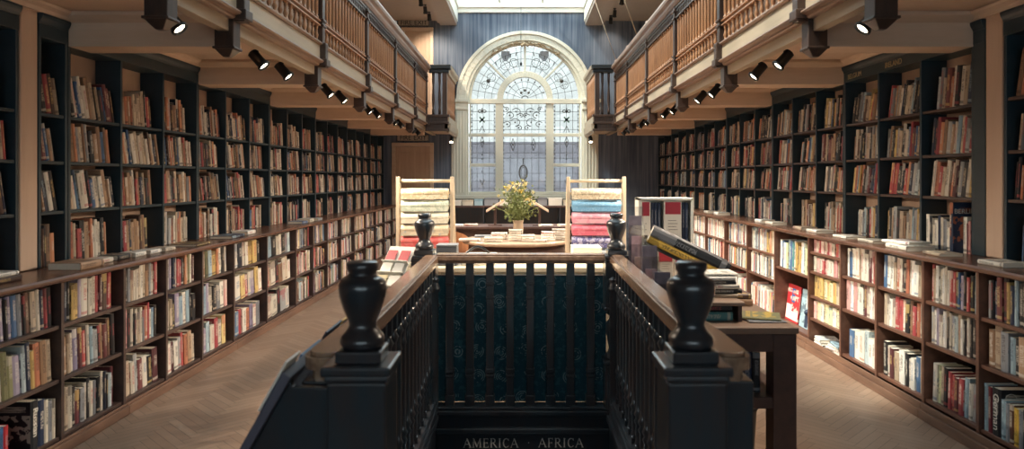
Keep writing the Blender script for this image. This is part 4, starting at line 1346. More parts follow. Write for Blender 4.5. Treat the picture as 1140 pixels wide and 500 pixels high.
def slope_sheet(label, u, y0, y1, L, ch, z=.002, name='leaflet', dy=0):
    d = Vector((-.90+.672, 0, .60-1.005)).normalized(); nrm = Vector((-.8716, 0, .4903))
    o = Vector((-.672, 0, 1.005))+d*u+nrm*z
    mb = MB()
    p = [o, o+d*L]
    vs = []
    for q, yy in ((p[0], y0), (p[1], y0), (p[1], y1), (p[0], y1)): vs.append((q.x, yy, q.z))
    vs2 = [tuple(Vector(v)+nrm*.006) for v in vs]
    mb.add(vs+vs2, [(0,1,2,3),(4,7,6,5),(0,4,5,1),(1,5,6,2),(2,6,7,3),(3,7,4,0)])
    ob = obj(name, mb, plain('leaflet_'+ch, lin(HEX[ch][0]), .5)); tag(ob, label, 'leaflet', 'leaflets on the sloping rack')
slope_sheet('white leaflet at the top near corner of the sloping rack', -.03, 1.975, 2.10, .16, 'h')
slope_sheet('blue leaflet on the sloping rack, second from the newel', .0, 2.16, 2.36, .24, 'b')
slope_sheet('navy leaflet on the sloping rack, third from the newel', -.02, 2.40, 2.60, .24, 'n')
slope_sheet('yellow leaflet on the sloping rack, farther than the navy one', -.01, 2.64, 2.84, .24, 'y')

# small card stand outside the far part of the same rail
T = thing('card_stand', 'small white card stand by the stair rail holding red and white cards', 'stand', (-.745, 4.1, 0))
m = MB(); m.cbox(-.745, 4.14, 0, .02, .16); m.tube([(-.745, 4.14, .02), (-.745, 4.14, .95)], .014, 8)
obj('stand_foot', m, 'dark', T)
m = MB(); tl = Matrix.Translation((-.735, 4.10, 1.05)) @ Matrix.Rotation(-.35, 4, 'Z') @ Matrix.Rotation(-.75, 4, 'X')
m.box(-.085, .085, 0, .006, -.16, .13, tl)
for z in (-.16, -.065, .015): m.box(-.085, .085, -.03, 0, z-.012, z-.006, tl)
obj('stand_back', m, 'white', T, bevel=.002)
def card(label, x0, x1, z0, z1, y, mt, nm='card'):
    q = MB().box(x0, x1, y-.004, y, z0, z1, tl); o = obj(nm, q, mt); tag(o, label, 'card', 'cards on the card stand')
    return o
redc = plain('red_card', lin('#b9323e'), .45)
card('red card on the top tier of the card stand, beside its twin towards the wall', -.074, -.012, .018, .092, -.008, redc)
card('red card on the top tier of the card stand, towards the stairwell', .012, .074, .018, .092, -.008, redc)
card('white card on the middle tier of the card stand, towards the wall', -.07, -.006, -.062, -.001, -.012, 'white')
card('grey card on the middle tier of the card stand, towards the stairwell', .006, .07, -.062, -.001, -.012, plain('grey_card', lin('#b9b9b4'), .5))
card('cream card on the lowest tier of the card stand, towards the wall', -.076, -.006, -.157, -.09, -.012, plain('cream_card', lin('#e2d0a0'), .5))
card('white card on the lowest tier of the card stand, towards the stairwell', .006, .076, -.157, -.09, -.012, 'white')

# ================================================================= DESK with books, desk side of the stairwell
DX0, DX1, DY0, DY1, DZ = .74, 1.43, 3.6, 5.35, .785
T = thing('wooden_desk', 'dark wooden desk with an open lower shelf beside the stairwell rail', 'desk', ((DX0+DX1)/2, (DY0+DY1)/2, 0))
m = MB().box(DX0, DX1, DY0, DY1, DZ-.035, DZ); obj('desk_top', m, plain('desk_top_paint', lin('#80695a'), .4), T, bevel=.006)
m = MB().box(DX0+.02, DX1-.02, DY0+.015, DY1-.015, DZ-.13, DZ-.0355); obj('apron', m, 'desk', T, bevel=.004)
for x in (DX0+.01, DX1-.13):
    for y in (DY0+.005, DY1-.125):
        obj('leg', MB().box(x, x+.12, y, y+.12, 0, DZ-.036), 'desk', T, bevel=.005)
obj('lower_shelf', MB().box(DX0+.02, DX1-.02, DY0+.02, DY1-.02, .36, .42), 'desk', T, bevel=.004)
# raised tier at the back of the desk
T = thing('desk_riser', 'low wooden riser shelf standing on the desk under a stack of books', 'riser', (1.0, 4.4, DZ))
obj('riser_top', MB().box(.86, 1.19, 3.72, 4.65, DZ+.088, DZ+.108), plain('riser_paint', lin('#8d7666'), .45), T, bevel=.004)
for x in (.87, 1.16): obj('riser_side', MB().box(x, x+.02, 3.74, 4.64, DZ+.0008, DZ+.088), 'desk', T)
gd = 'books on the desk'
flat_book('olive-green magazine lying on the near part of the desk top', 1.315, 3.84, DZ+.0088, .010, .20, .20, PI/2-.3, 'v', gd, 'y')
flat_book('wide thin grey book lying under the olive-green magazine on the desk', 1.31, 3.82, DZ+.0008, .0075, .20, .22, PI/2, 'g', gd)
flat_book('teal book lying flat on the desk under the riser', 1.02, 3.87, DZ+.0008, .045, .24, .20, PI/2, 't', gd)
flat_book('black book lying flat on the teal one under the riser', 1.02, 3.88, DZ+.0468, .036, .24, .20, PI/2, 'k', gd)
ZR2 = DZ+.1088
for j, (ch, t, lab) in enumerate([('e', .020, 'beige book at the bottom of the stack on the desk riser'), ('k', .026, 'black book second from the bottom of the desk riser stack'), ('w', .026, 'cream book in the middle of the desk riser stack'),
                                  ('k', .020, 'black book above the cream one in the desk riser stack'), ('h', .020, 'white book second from the top of the desk riser stack'), ('h', .018, 'white book on top of the desk riser stack')]):
    flat_book(lab, 1.085+.008*((j*3) % 4), 3.95+.01*(j % 2), ZR2, t, .23-.01*j, .18, PI/2+.06*((j*5) % 3-1), ch, gd); ZR2 += t+.0006
flat_book('tan book lying on the desk between riser and aisle', 1.31, 4.32, DZ+.0008, .04, .16, .24, PI/2, 'c', gd)
flat_book('brown book lying on the tan one at the aisle edge of the desk', 1.31, 4.32, DZ+.042, .03, .15, .22, PI/2+.02, 'd', gd)
# two big picture books lying one on the other, tipped on a bookstand
a, b = at(724, 262, 4.22), at(812, 305, 4.14)
def slanted(lab, off, t, L, w, ch, ch2, sd):
    ax = (b-a).normalized()
    dp = Vector((-ax.y, ax.x, 0)).normalized()         # depth, away from the room's near end
    up = ax.cross(dp)*1
    if up.z < 0: up = -up
    m = Matrix(((up.x, dp.x, ax.x, 0), (up.y, dp.y, ax.y, 0), (up.z, dp.z, ax.z, 0), (0, 0, 0, 1)))
    o = a+up*off
    if m.to_3x3().determinant() < 0:
        m = Matrix(((up.x, dp.x, -ax.x, 0), (up.y, dp.y, -ax.y, 0), (up.z, dp.z, -ax.z, 0), (0, 0, 0, 1))); o = o+ax*L
    m.translation = o
    return stand_book(lab, m, t, L, w, ch, ch2, 'big tipped books on the desk', sd)
L_ = (b-a).length
slanted('big yellow-spined picture book tipped below a black one over the desk', -.045, .042, L_, .26, 'y', 'k', .63)
slanted('big black picture book with pale lettering tipped on top over the desk', -.002, .055, L_*.98, .27, 'k', 'g', .22)
T = thing('book_easel', 'dark slanting bookstand on the desk carrying two big tipped books', 'bookstand', (1.0, 4.3, DZ))
e = MB()
ax = (b-a).normalized(); dp = Vector((-ax.y, ax.x, 0)).normalized(); up = ax.cross(dp); up = up if up.z > 0 else -up
p0 = a-up*.062+dp*.02; p1 = b-up*.062+dp*.02
for k in range(2):
    q = dp*(.03+.16*k)
    e.tube([tuple(p0+q), tuple(p1+q)], .009, 8)
    e.tube([tuple(p0+q+ax*.03), (p0.x+q.x+ax.x*.03, p0.y+q.y+ax.y*.03, DZ+.109)], .009, 8)
e.tube([tuple(p0+dp*.03), tuple(p0+dp*.19)], .009, 8); e.tube([tuple(p1+dp*.03), tuple(p1+dp*.19)], .009, 8)
obj('easel_frame', e, 'dark', T)
gs = 'books on the lower shelf of the desk'
for j, (ch, t, h) in enumerate([('k', .05, .22), ('n', .04, .20), ('k', .045, .23), ('d', .04, .20), ('n', .05, .22), ('k', .04, .21)]):
    x = .95+.055*j
    m = Matrix.Translation((x, 3.70, .4206)) @ Matrix.Identity(4)
    stand_book(['black', 'navy', 'black', 'brown', 'navy', 'black'][j] + ' book on the lower desk shelf, %s from the rail' % ORD[j], m, t, h, .16, ch, 'g', gs, .1*j)
T = thing('waste_bin', 'small black waste bin on the floor beneath the desk', 'bin', (1.27, 3.95, 0))
m = MB().lathe([(.075, .0), (.085, .01), (.10, .25), (.108, .255), (.108, .265), (.098, .265), (.09, .22), (.07, .02)], 1.235, 3.98, 20)
obj('bin_body', m, 'black', T)

# ---- boxed sets in a white display case behind the desk books
bx0, bx1, by = px2x(708)*0+(708-580)/F*5.30, (768-580)/F*5.30, 5.18
z1_ = H-(220-VY)/F*5.30; z0_ = DZ+.0008
T = thing('display_case', 'white two-tier display case on the desk holding boxed book sets', 'display case', ((bx0+bx1)/2, 5.2, z0_))
dz_ = DZ+.26
m = MB(); m.box(bx0, bx0+.018, by, by+.16, z0_, z1_); m.box(bx1-.018, bx1, by, by+.16, z0_, z1_); m.box(bx0, bx1, by, by+.16, z1_-.018, z1_); m.box(bx0+.018, bx1-.018, by, by+.16, dz_, dz_+.016); m.box(bx0+.018, bx1-.018, by, by+.16, z0_, z0_+.016)
obj('case_frame', m, 'white', T, bevel=.002)
obj('case_back', MB().box(bx0, bx1, by+.161, by+.166, z0_, z1_), 'white', T)
x = bx0+.019
zt_ = z1_-.024; zb_ = dz_+.0168
setgrp = 'boxed sets in the display case'
redm = plain('red_label', lin('#a8303f'), .5)
def boxed(lab, x0, x1, za, zb, redtop):
    T = thing('slipcase', lab, 'slipcase', ((x0+x1)/2, by, za), setgrp)
    obj('case_box', MB().box(x0, x1, by+.004, by+.15, za, zb), 'white', T, bevel=.002)
    h = zb-za
    obj('red_panel', MB().box(x0+.008, x1-.008, by+.002, by+.004, zb-h*redtop, zb-.006), redm, T)
    q = MB()
    for k in range(4): q.box(x0+.03, x1-.03-.01*(k % 2), by+.002, by+.0038, za+h*(.34+.07*k), za+h*(.35+.07*k))
    q.box((x0+x1)/2-.012, (x0+x1)/2+.012, by+.002, by+.0038, za+h*.14, za+h*.22)
    obj('printed_lines', q, 'lead', T)
w_ = bx1-bx0
boxed('slim white slipcase with red top at the stair end of the display case', x, x+.07, zb_, zt_, .34); x += .073
xm = bx0+w_*.50
dk = 0
while x+.026 < xm-.02:
    m = Matrix.Translation((x, by+.012, zb_))
    stand_book('dark blue volume in the display case, %s between the two white slipcases' % ORD[dk], m, .024, zt_-zb_-.012, .13, 'n', 'g', setgrp, .2); x += .0255; dk += 1
boxed('wide white slipcase with red panel in the middle of the display case', xm-.015, xm+.115, zb_, zt_, .30); x = xm+.118
dk = 0
while x+.026 < bx1-.02:
    m = Matrix.Translation((x, by+.012, zb_))
    stand_book('dark blue volume in the display case, %s after the wide slipcase' % ORD[dk], m, .024, zt_-zb_-.012, .13, 'n', 'g', setgrp, .2); x += .0255; dk += 1
xa = bx0+.02
for k in range(3):
    x1b = xa+w_*.285
    boxed(['first', 'second', 'third'][k] + ' red-topped slipcase on the lower tier of the display case', xa, x1b, z0_+.0165, dz_-.004, .45); xa = x1b+.006

# ---- clear leaflet holders along the outside of the rail
gh = 'clear leaflet holders'
for k, (px, py_top, d, h, lab) in enumerate([(706, 230, 4.635, .34, 'tallest clear leaflet holder beside the far newel'), (722, 262, 4.12, .30, 'clear leaflet holder in the middle of the row by the rail'), (737, 290, 3.78, .24, 'clear leaflet holder at the near end of the row by the rail')]):
    x = max(.755, (px-580)/F*d); ztp = H-(py_top-VY)/F*d
    zb = DZ+.0008
    T = thing('leaflet_holder', lab, 'leaflet holder', (x, d, zb), gh)
    m = MB()
    for (q0, q1, hh) in ((0, .012, 0), (.05, .062, -.12), (.10, .112, -.24)):
        m.box(x-.055, x+.055, d-q0-.006, d-q0-.003, zb, ztp+hh)
    m.box(x-.058, x-.055, d-.11, d, zb, ztp-.2); m.box(x+.055, x+.058, d-.11, d, zb, ztp-.2); m.box(x-.058, x+.058, d-.11, d+.002, zb, zb+.004)
    obj('clear_shell', m, 'acrylic', T)
    for q, ch in enumerate('ppi'):
        m = MB().box(x-.045+.012*q, x+.04-.006*q, d-.012-.048*q-.010, d-.012-.048*q-.002, zb+.006, ztp-.06-.13*q)
        o = obj('leaflet_stack', m, plain('leaflet_print_'+ch+str(q), lin(['#6d6470', '#a08792', '#c3a9a6'][q]), .35, var=.5, scale=35)); 
        o.parent = T; o.matrix_parent_inverse = Matrix.Translation(-Vector((x, d, zb)))

# ================================================================= GIFT WRAP RACKS
def wrap_mat(name, base, spots, sc, amt=.5):
    t = NT(name)
    tc = t.n('ShaderNodeTexCoord')
    v = t.n('ShaderNodeTexVoronoi'); v.inputs['Scale'].default_value = sc
    t.l(tc.outputs['Object'], v.inputs[0])
    nz = t.n('ShaderNodeTexNoise'); nz.inputs['Scale'].default_value = sc*.6; nz.inputs['Detail'].default_value = 3
    t.l(tc.outputs['Object'], nz.inputs[0])
    m = t.math('MULTIPLY', t.math('GREATER_THAN', nz.outputs[0], .5), amt)
    c = t.mix(m, base, spots[0])
    if len(spots) > 1:
        c = t.mix(t.math('MULTIPLY', t.math('LESS_THAN', v.outputs['Distance'], .28), amt), c, spots[1])
    t.principled(c, .55, .3)
    return t.m
def wrap_rack(label, px0, px1, rolls, side):
    d = 7.5
    x0, x1 = (px0-580)/F*d, (px1-580)/F*d
    T = thing('gift_wrap_rack', label, 'rack', ((x0+x1)/2, d, 0), 'gift wrap racks')
    for x in (x0, x1):
        p = MB().prism([(d-.04, 0), (d, 0), (d, 1.57), (d-.04, 1.57)], 'x', x-.019, x+.019)
        obj('post', p, 'maple', T, bevel=.004)
        p = MB().prism([(d+.40, 0), (d+.44, 0), (d+.04, 1.52), (d+.0, 1.52)], 'x', x-.018, x+.018) if False else MB().prism([(d+.42, 0), (d+.46, 0), (d+.055, 1.50), (d+.021, 1.50)], 'x', x-.018, x+.018)
        obj('back_leg', p, 'maple', T, bevel=.004)
    m = MB().tube([(x0, d, 1.525), (x1, d, 1.525)], .018, 10); obj('top_rail', m, 'maple', T)
    m = MB().box(x0, x1, d+.40, d+.43, .12, .16); obj('back_stretcher', m, 'maple', T)
    zz = [1.525-.128*(i+1)+.012 for i in range(len(rolls))]
    for i, z in enumerate(zz):
        
        for xx, sg in ((x0, 1), (x1, -1)): obj('peg', MB().tube([(xx+sg*.018, d-.02, z-.012), (xx+sg*.0345, d-.02, z-.012)], .014, 8), 'maple', T)
    m = MB().box(x0, x1, d-.05, d-.02, .08, .14); obj('bottom_rail', m, 'maple', T)
    for i, (nm, mt) in enumerate(rolls):
        z = zz[i]-.012
        R = thing('gift_wrap_roll', '%s gift wrap roll, %s from top of rack, %s' % (nm, ORD[i], SIDE[side]), 'gift wrap', (x0, d-.02, z), 'rolls of gift wrap')
        xa, xb = x0+.036, x1-.036
        rot = Matrix.Translation((xa, d-.02, z)) @ Matrix.Rotation(PI/2, 4, 'Y')
        L = xb-xa
        q = MB().lathe([(.046, 0), (.050, .002), (.050, L-.002), (.046, L)], 0, 0, 20, rot, True)
        q.prism([(d-.068, z-.02), (d-.0672, z-.02), (d-.0672, z-.066), (d-.068, z-.066)], 'x', xa+.004, xb-.004)
        obj('paper_roll', q, mt, R)
        q = MB().lathe([(.022, .0005), (.022, L-.0005)], 0, 0, 12, rot); obj('cardboard_core', q, plain('core_card', lin('#b59a77'), .7), R)
L = lin
rr = [('cream floral', wrap_mat('wrap_cream_floral', L('#e6dcc4'), [L('#b9a27f'), L('#6f6f62')], 42)), ('sky blue', wrap_mat('wrap_blue', L('#7eb0d2'), [L('#6a9fc6'), L('#b4d2e4')], 60)), ('pink', wrap_mat('wrap_pink', L('#e39fb0'), [L('#edc3cb')], 40)),
      ('coral red', wrap_mat('wrap_coral', L('#dc7083'), [L('#e4929e')], 40)), ('indigo floral', wrap_mat('wrap_indigo', L('#b9b7cf'), [L('#5a5a92'), L('#44457d')], 40, .85)), ('pale grey-blue', wrap_mat('wrap_grey', L('#bcc4c8'), [L('#a2adb4')], 50)), ('black and white striped', wrap_mat('wrap_bw', L('#c9c9c6'), [L('#3a3c42')], 40, .8))]
rl = [('cream and gold floral', wrap_mat('wrap_gold', L('#e3d8bd'), [L('#c2a873'), L('#a8a68c')], 40)), ('pale green leafy', wrap_mat('wrap_green', L('#d7dcca'), [L('#aebda6'), L('#8fa396')], 40)), ('pale cream', wrap_mat('wrap_pale', L('#e4decb'), [L('#d2ccb4')], 40)),
      ('beige and blue', wrap_mat('wrap_beige', L('#ddceb2'), [L('#bcae98'), L('#8fa5b6')], 20)), ('red and white', wrap_mat('wrap_red', L('#d3625f'), [L('#d98580')], 30)), ('white figured', wrap_mat('wrap_white', L('#e4dfd2'), [L('#8f9a98'), L('#c79a80')], 26, .7)), ('cream sprigged', wrap_mat('wrap_sprig', L('#ddd6bf'), [L('#b7b99c')], 40))]
wrap_rack('pale wooden rack of coloured gift wrap rolls, pinks and blues', 632.5, 694.5, rr, 1)
wrap_rack('pale wooden rack of cream and green gift wrap rolls', 443.5, 503.5, rl, -1)

# ================================================================= ROUND TABLE, FLOWERS, BOOKS
TX, TY, TZ = -.06, 9.05, .775
T = thing('round_table', 'big round wooden table with dark apron, books and flowers on it', 'table', (TX, TY, 0))
obj('table_top', MB().lathe([(.66, TZ-.05), (.69, TZ-.045), (.70, TZ-.02), (.695, TZ-.004), (.68, TZ)], TX, TY, 48), 'tabletop', T)
obj('apron', MB().lathe([(.60, TZ-.16), (.62, TZ-.155), (.62, TZ-.051)], TX, TY, 40), 'desk', T)
obj('pedestal', MB().lathe([(.30, .0), (.32, .03), (.28, .06), (.12, .12), (.08, .22), (.11, .36), (.09, .5), (.14, .60), (.18, TZ-.161)], TX, TY, 24), 'desk', T)
gt_ = 'books on the round table'
TB = [  # px, depth, stack of colours, h, w, label stem
 (523, 8.75, 'w', .26, .19, 'at the fire exit edge of the round table'), (549, 8.62, 'ww', .22, .16, 'in the low pair before the vase, fire exit side'), (556, 9.0, 'www', .2, .15, 'in the pile left of the vase'.replace('left of', 'before')),
 (574, 8.75, 'whwww', .17, .13, 'in the tall pile under the flowers'), (588, 8.66, 'whw', .16, .13, 'in the pile second past the tall one'), (601, 8.62, 'w', .17, .13, 'alone between two piles on the round table'),
 (610, 8.78, 'whww', .17, .13, 'in the pile fourth from the fire exit edge'), (623, 8.85, 'whwww', .19, .14, 'in the pile at the desk edge of the round table'), (538, 9.3, 'g', .22, .16, 'behind the low pair on the round table')]
PT = ['lowest', 'second', 'third', 'fourth', 'topmost']
for (px, d, cs, h, w, lab) in TB:
    z = TZ+.0008; x = (px-580)/F*d
    for j, ch in enumerate(cs):
        t = .026+.004*(j % 2)
        pre = '' if len(cs) == 1 else (PT[j] if j < len(cs)-1 else 'topmost')+' '
        flat_book('%s%s book %s' % (pre, CN[ch], lab), x+.004*(j % 2), d, z, t, h, w, PI/2+.05*((j*7+px) % 3-1), ch, gt_); z += t+.0006
VX_, VY_ = (577-580)/F*9.15, 9.12
T = thing('flower_vase', 'clay vase of cream and yellow flowers on the round table', 'vase of flowers', (VX_, VY_, TZ))
obj('vase', MB().lathe([(.045, TZ+.0008), (.055, TZ+.02), (.068, TZ+.12), (.062, TZ+.19), (.064, TZ+.215), (.07, TZ+.225), (.07, TZ+.235), (.06, TZ+.235), (.055, TZ+.19), (.04, TZ+.03)], VX_, VY_, 20), 'pot', T)
rv = random.Random(9)
stm, lv, fw = MB(), MB(), MB()
for k in range(46):
    a = rv.uniform(0, 2*PI); sp = rv.uniform(.03, .30); hh = rv.uniform(.26, .58)-sp*.35
    tip = (VX_+sp*math.cos(a), VY_+sp*math.sin(a), TZ+.22+hh)
    mid = (VX_+sp*.4*math.cos(a), VY_+sp*.4*math.sin(a), TZ+.22+hh*.6)
    stm.tube([(VX_+.03*math.cos(a), VY_+.03*math.sin(a), TZ+.12), mid, tip], .004, 5)
    for q in range(16):
        u = rv.uniform(.35, 1.05)
        c = Vector((VX_, VY_, TZ+.15)).lerp(Vector(tip), u)+Vector((rv.uniform(-.05, .05), rv.uniform(-.05, .05), rv.uniform(-.03, .05)))
        m = Matrix.Translation(c) @ Euler((rv.uniform(0, 6), rv.uniform(0, 6), rv.uniform(0, 6))).to_matrix().to_4x4()
        l = rv.uniform(.03, .06); wd = l*.34
        lv.add([(0, 0, 0), (wd, l*.5, .006), (0, l, 0), (-wd, l*.5, .006)], [(0, 1, 2, 3)], m)
obj('stems', stm, 'leaf', T); 
o = obj('foliage', lv, 'leaf', T)
for k in range(48):
    a = rv.uniform(0, 2*PI); sp = rv.uniform(.05, .28); hh = rv.uniform(.24, .52)-sp*.25
    c = (VX_+sp*math.cos(a), VY_+sp*math.sin(a), TZ+.24+hh)
    f = MB()
    r0 = rv.uniform(.018, .036)
    for q in range(6):
        m = Matrix.Translation(c) @ Matrix.Rotation(q*PI/3+a, 4, 'Z') @ Matrix.Rotation(rv.uniform(.3, 1.0), 4, 'X')
        f.add([(0, 0, 0), (r0*.55, r0*.7, .004), (0, r0*1.5, .0), (-r0*.55, r0*.7, .004)], [(0, 1, 2, 3)], m)
    f.ball(c, r0*.4, 6, 4)
    obj('flower', f, 'flower' if k % 4 else plain('pale_yellow_petals', lin('#d9c15e'), .6), T)

# tan leather tub chair beside the table
T = thing('tub_chair', 'tan round-backed chair between the cream wrap rack and the round table', 'chair', (-1.0, 9.8, 0))
cx, cy = -1.0, 9.8
obj('seat', MB().lathe([(.20, .36), (.25, .37), (.26, .42), (.24, .46), (.1, .475)], cx, cy, 24), 'tan', T)
bk = MB()
pts = [(cx+.25*math.cos(PI*.80+i*PI*1.2/14), cy+.25*math.sin(PI*.80+i*PI*1.2/14)) for i in range(15)]
for i in range(14):
    (xa, ya), (xb, yb) = pts[i], pts[i+1]
    ha, hb = [.70+.16*math.sin(PI*j/14) for j in (i, i+1)]
    n1 = Vector((xa-cx, ya-cy, 0)).normalized()*.03; n2 = Vector((xb-cx, yb-cy, 0)).normalized()*.03
    bk.add([(xa, ya, .40), (xb, yb, .40), (xb, yb, hb), (xa, ya, ha), (xa+n1.x, ya+n1.y, .40), (xb+n2.x, yb+n2.y, .40), (xb+n2.x, yb+n2.y, hb), (xa+n1.x, ya+n1.y, ha)],
           [(0,1,2,3), (5,4,7,6), (3,2,6,7), (0,4,5,1), (0,3,7,4), (1,5,6,2)])
obj('backrest', bk, 'tan', T)
for ax_, ay_ in ((-.16, -.16), (.16, -.16), (-.16, .16), (.16, .16)):
    obj('leg', MB().tube([(cx+ax_*1.15, cy+ay_*1.15, 0), (cx+ax_, cy+ay_, .37)], [.014, .02], 8), 'desk', T)

# ---- counter and low bookcase at the window
T = thing('window_counter', 'long dark counter of open shelves under the arched window', 'counter', (.05, 14.5, 0))
cz = 1.0
m = MB().box(-1.55, 1.55, 14.25, 14.82, cz-.04, cz); obj('counter_top', m, 'desk', T, bevel=.005)
obj('back_panel', MB().box(-1.53, 1.53, 14.79, 14.815, 0, cz-.0405), 'stair', T)
for x in (-1.53, -.78, 0, .78, 1.50): obj('upright', MB().box(x, x+.03, 14.27, 14.788, 0, cz-.0405), 'stair', T)
for i, x in enumerate((-1.53, -.78, 0, .78)):
    for z in (.08, .50): obj('shelf', MB().box(x+.031, (-.78, 0, .78, 1.50)[i]-.001, 14.28, 14.787, z-.025, z), 'stair', T)
rw = random.Random(4)
x = -1.42
gb = 'pale card boxes along the window counter'
k = 0
names_ = 'white cream grey'.split()
lastc = None
while x < 1.35:
    w = rw.uniform(.16, .30); h = rw.uniform(.10, .17)
    c = ('h', 'w', 's', 'g')[k % 4]
    T2 = thing('card_box', '%s card box on the window counter, %s from the fire exit end' % (CN[c], ORD[k]), 'box', (x+w/2, 14.45, cz), gb)
    obj('box_base', MB().box(x, x+w, 14.33, 14.52, cz+.0008, cz+h*.7), plain('box_card_'+c, lin(HEX[c][0]), .6), T2, bevel=.003)
    obj('box_lid', MB().box(x-.004, x+w+.004, 14.326, 14.524, cz+h*.7+.0005, cz+h), plain('box_lid_'+c, lin(HEX[c][-1]), .6), T2, bevel=.003)
    x += w+.03; k += 1
# long reading desk in front of the counter
T = thing('reading_table', 'dark low table behind the round table carrying slanting books and papers', 'table', (0, 12.2, 0))
obj('table_top', MB().box(-1.25, 1.2, 11.8, 12.6, .70, .74), 'desk', T, bevel=.006)
for x in (-1.2, 1.07):
    for y in (11.85, 12.47): obj('leg', MB().box(x, x+.08, y, y+.08, 0, .70), 'desk', T)
obj('apron', MB().box(-1.2, 1.15, 11.87, 12.53, .58, .699), 'desk', T)
gr_ = 'books on the reading table'
for j, (x, y, ch, lab) in enumerate([(-1.1, 12.0, 'h', 'white book lying open end of the reading table'), (-.86, 12.1, 'w', 'cream book second along the reading table'), (.42, 11.95, 'w', 'cream book lying towards the desk side of the reading table'), (.75, 12.0, 'w', 'cream book at the desk end of the reading table')]):
    flat_book(lab, x, y, .7408, .03, .22, .17, PI/2+.1*j, ch, gr_)
for s in (-1, 1):
    T = thing('lectern_rest', 'sloping wooden book rest on the reading table, ' + SIDE[s], 'book rest', (s*.33, 12.2, .74), 'sloping book rests')
    cxp = (555-580)/F*12.1 if s < 0 else (597-580)/F*12.1
    cxp += s*.06
    m = MB().prism([(cxp-.15, 1.06-(.09 if s < 0 else -.09)), (cxp+.15, 1.06+(.09 if s < 0 else -.09)), (cxp+.15, 1.10+(.09 if s < 0 else -.09)), (cxp-.15, 1.10-(.09 if s < 0 else -.09))], 'y', 12.0, 12.3)
    obj('sloping_top', m, 'pier', T, bevel=.003)
    m = MB().box(cxp-.02, cxp+.02, 12.1, 12.2, .7408, 1.06); m.box(cxp-.12, cxp+.12, 12.05, 12.25, .7408, .755)
    obj('stem', m, 'desk', T)

# ---- pale wooden display table behind the stairwell
T = thing('display_table', 'pale wooden display table just behind the stairwell end balustrade', 'table', (0, 5.6, 0))
obj('table_top', MB().box(-.70, .70, 5.35, 6.35, .835, .87), 'maple', T, bevel=.005)
for x in (-.68, .62):
    for y in (5.37, 6.25): obj('leg', MB().box(x, x+.06, y, y+.06, 0, .835), 'maple', T, bevel=.003)
obj('apron', MB().box(-.66, .66, 5.40, 6.30, .76, .8345), 'maple', T)
T = thing('paper_ream', 'white stack of paper on the display table by the pink wrap rack', 'paper stack', (.62, 6.1, .87))
obj('paper_block', MB().box(.44, .68, 5.9, 6.2, .8708, .965), 'page', T, bevel=.002)
obj('paper_wrapper', MB().box(.438, .682, 5.898, 6.202, .9655, .968), 'white', T)
T = thing('card_reader_box', 'dark grey box on the display table behind the far newel', 'box', (-.62, 5.6, .87))
obj('box_body', MB().box(-.66, -.50, 5.45, 5.62, .8708, 1.02), plain('grey_plastic', lin('#54565c'), .4), T, bevel=.006)
obj('box_lid', MB().box(-.662, -.498, 5.448, 5.622, 1.0205, 1.035), plain('grey_lid', lin('#7b7d82'), .4), T, bevel=.004)
T = thing('wire_basket', 'shallow white tray with a curved black handle on the display table', 'tray', (-.40, 5.7, .87))
obj('tray_base', MB().box(-.47, -.20, 5.5, 5.9, .8708, .93), 'white', T, bevel=.004)
obj('handle', MB().tube([(-.46+.24*i/12, 5.52, .93+.085*math.sin(PI*i/12)) for i in range(13)], .009, 8), 'black', T)
o = obj('paper_sheet', MB().box(-.12, .40, 5.6, 6.2, .8708, .878), 'white'); tag(o, 'white sheet spread on the middle of the display table', 'paper')
# thin cord hanging from the end of the skylight in front of the arched window
T = thing('pull_cord', 'thin dark cord with a small knob hanging before the arched window', 'cord', (0, 14.4, 5.2))
obj('cord', MB().tube([(0, 14.4, 5.2), (0, 14.4, 3.95)], .005, 6), 'dark', T)
obj('knob', MB().lathe([(.004, 3.87), (.022, 3.89), (.026, 3.92), (.012, 3.95), (.004, 3.96)], 0, 14.4, 10), 'dark', T)
# ================================================================= the 300 books that show largest become things, the rest one mass
def score(c):
    m = c['M'] @ Vector((c['t']/2, 0, c['h']/2))
    px = VX+m.x/m.y*F; py = VY-(m.z-H)/m.y*F
    if not (-4 < px < 1144 and -4 < py < 504): return 0
    if c['s'] > 0 and px < 893 and py > 352: return 0      # behind the desk and newel
    if c['s'] > 0 and px < 812 and py > 262: return 0
    if c['s'] < 0 and px > 345 and py > 330: return 0
    if c['tier'] == 'low' or c['row'] == 'worktop row': pass
    if 1090 < px < 1118 and py < 290 or 16 < px < 46 and py < 300: return 0
    return c['t']*c['h']*abs(m.x)/m.y**3
cands = sorted(CAND, key=score, reverse=True)
NIND = max(0, 300-HAND)
chosen = [c for c in cands[:NIND] if score(c) > 0]
chosen_ids = {id(c) for c in chosen}
lowvis = {}
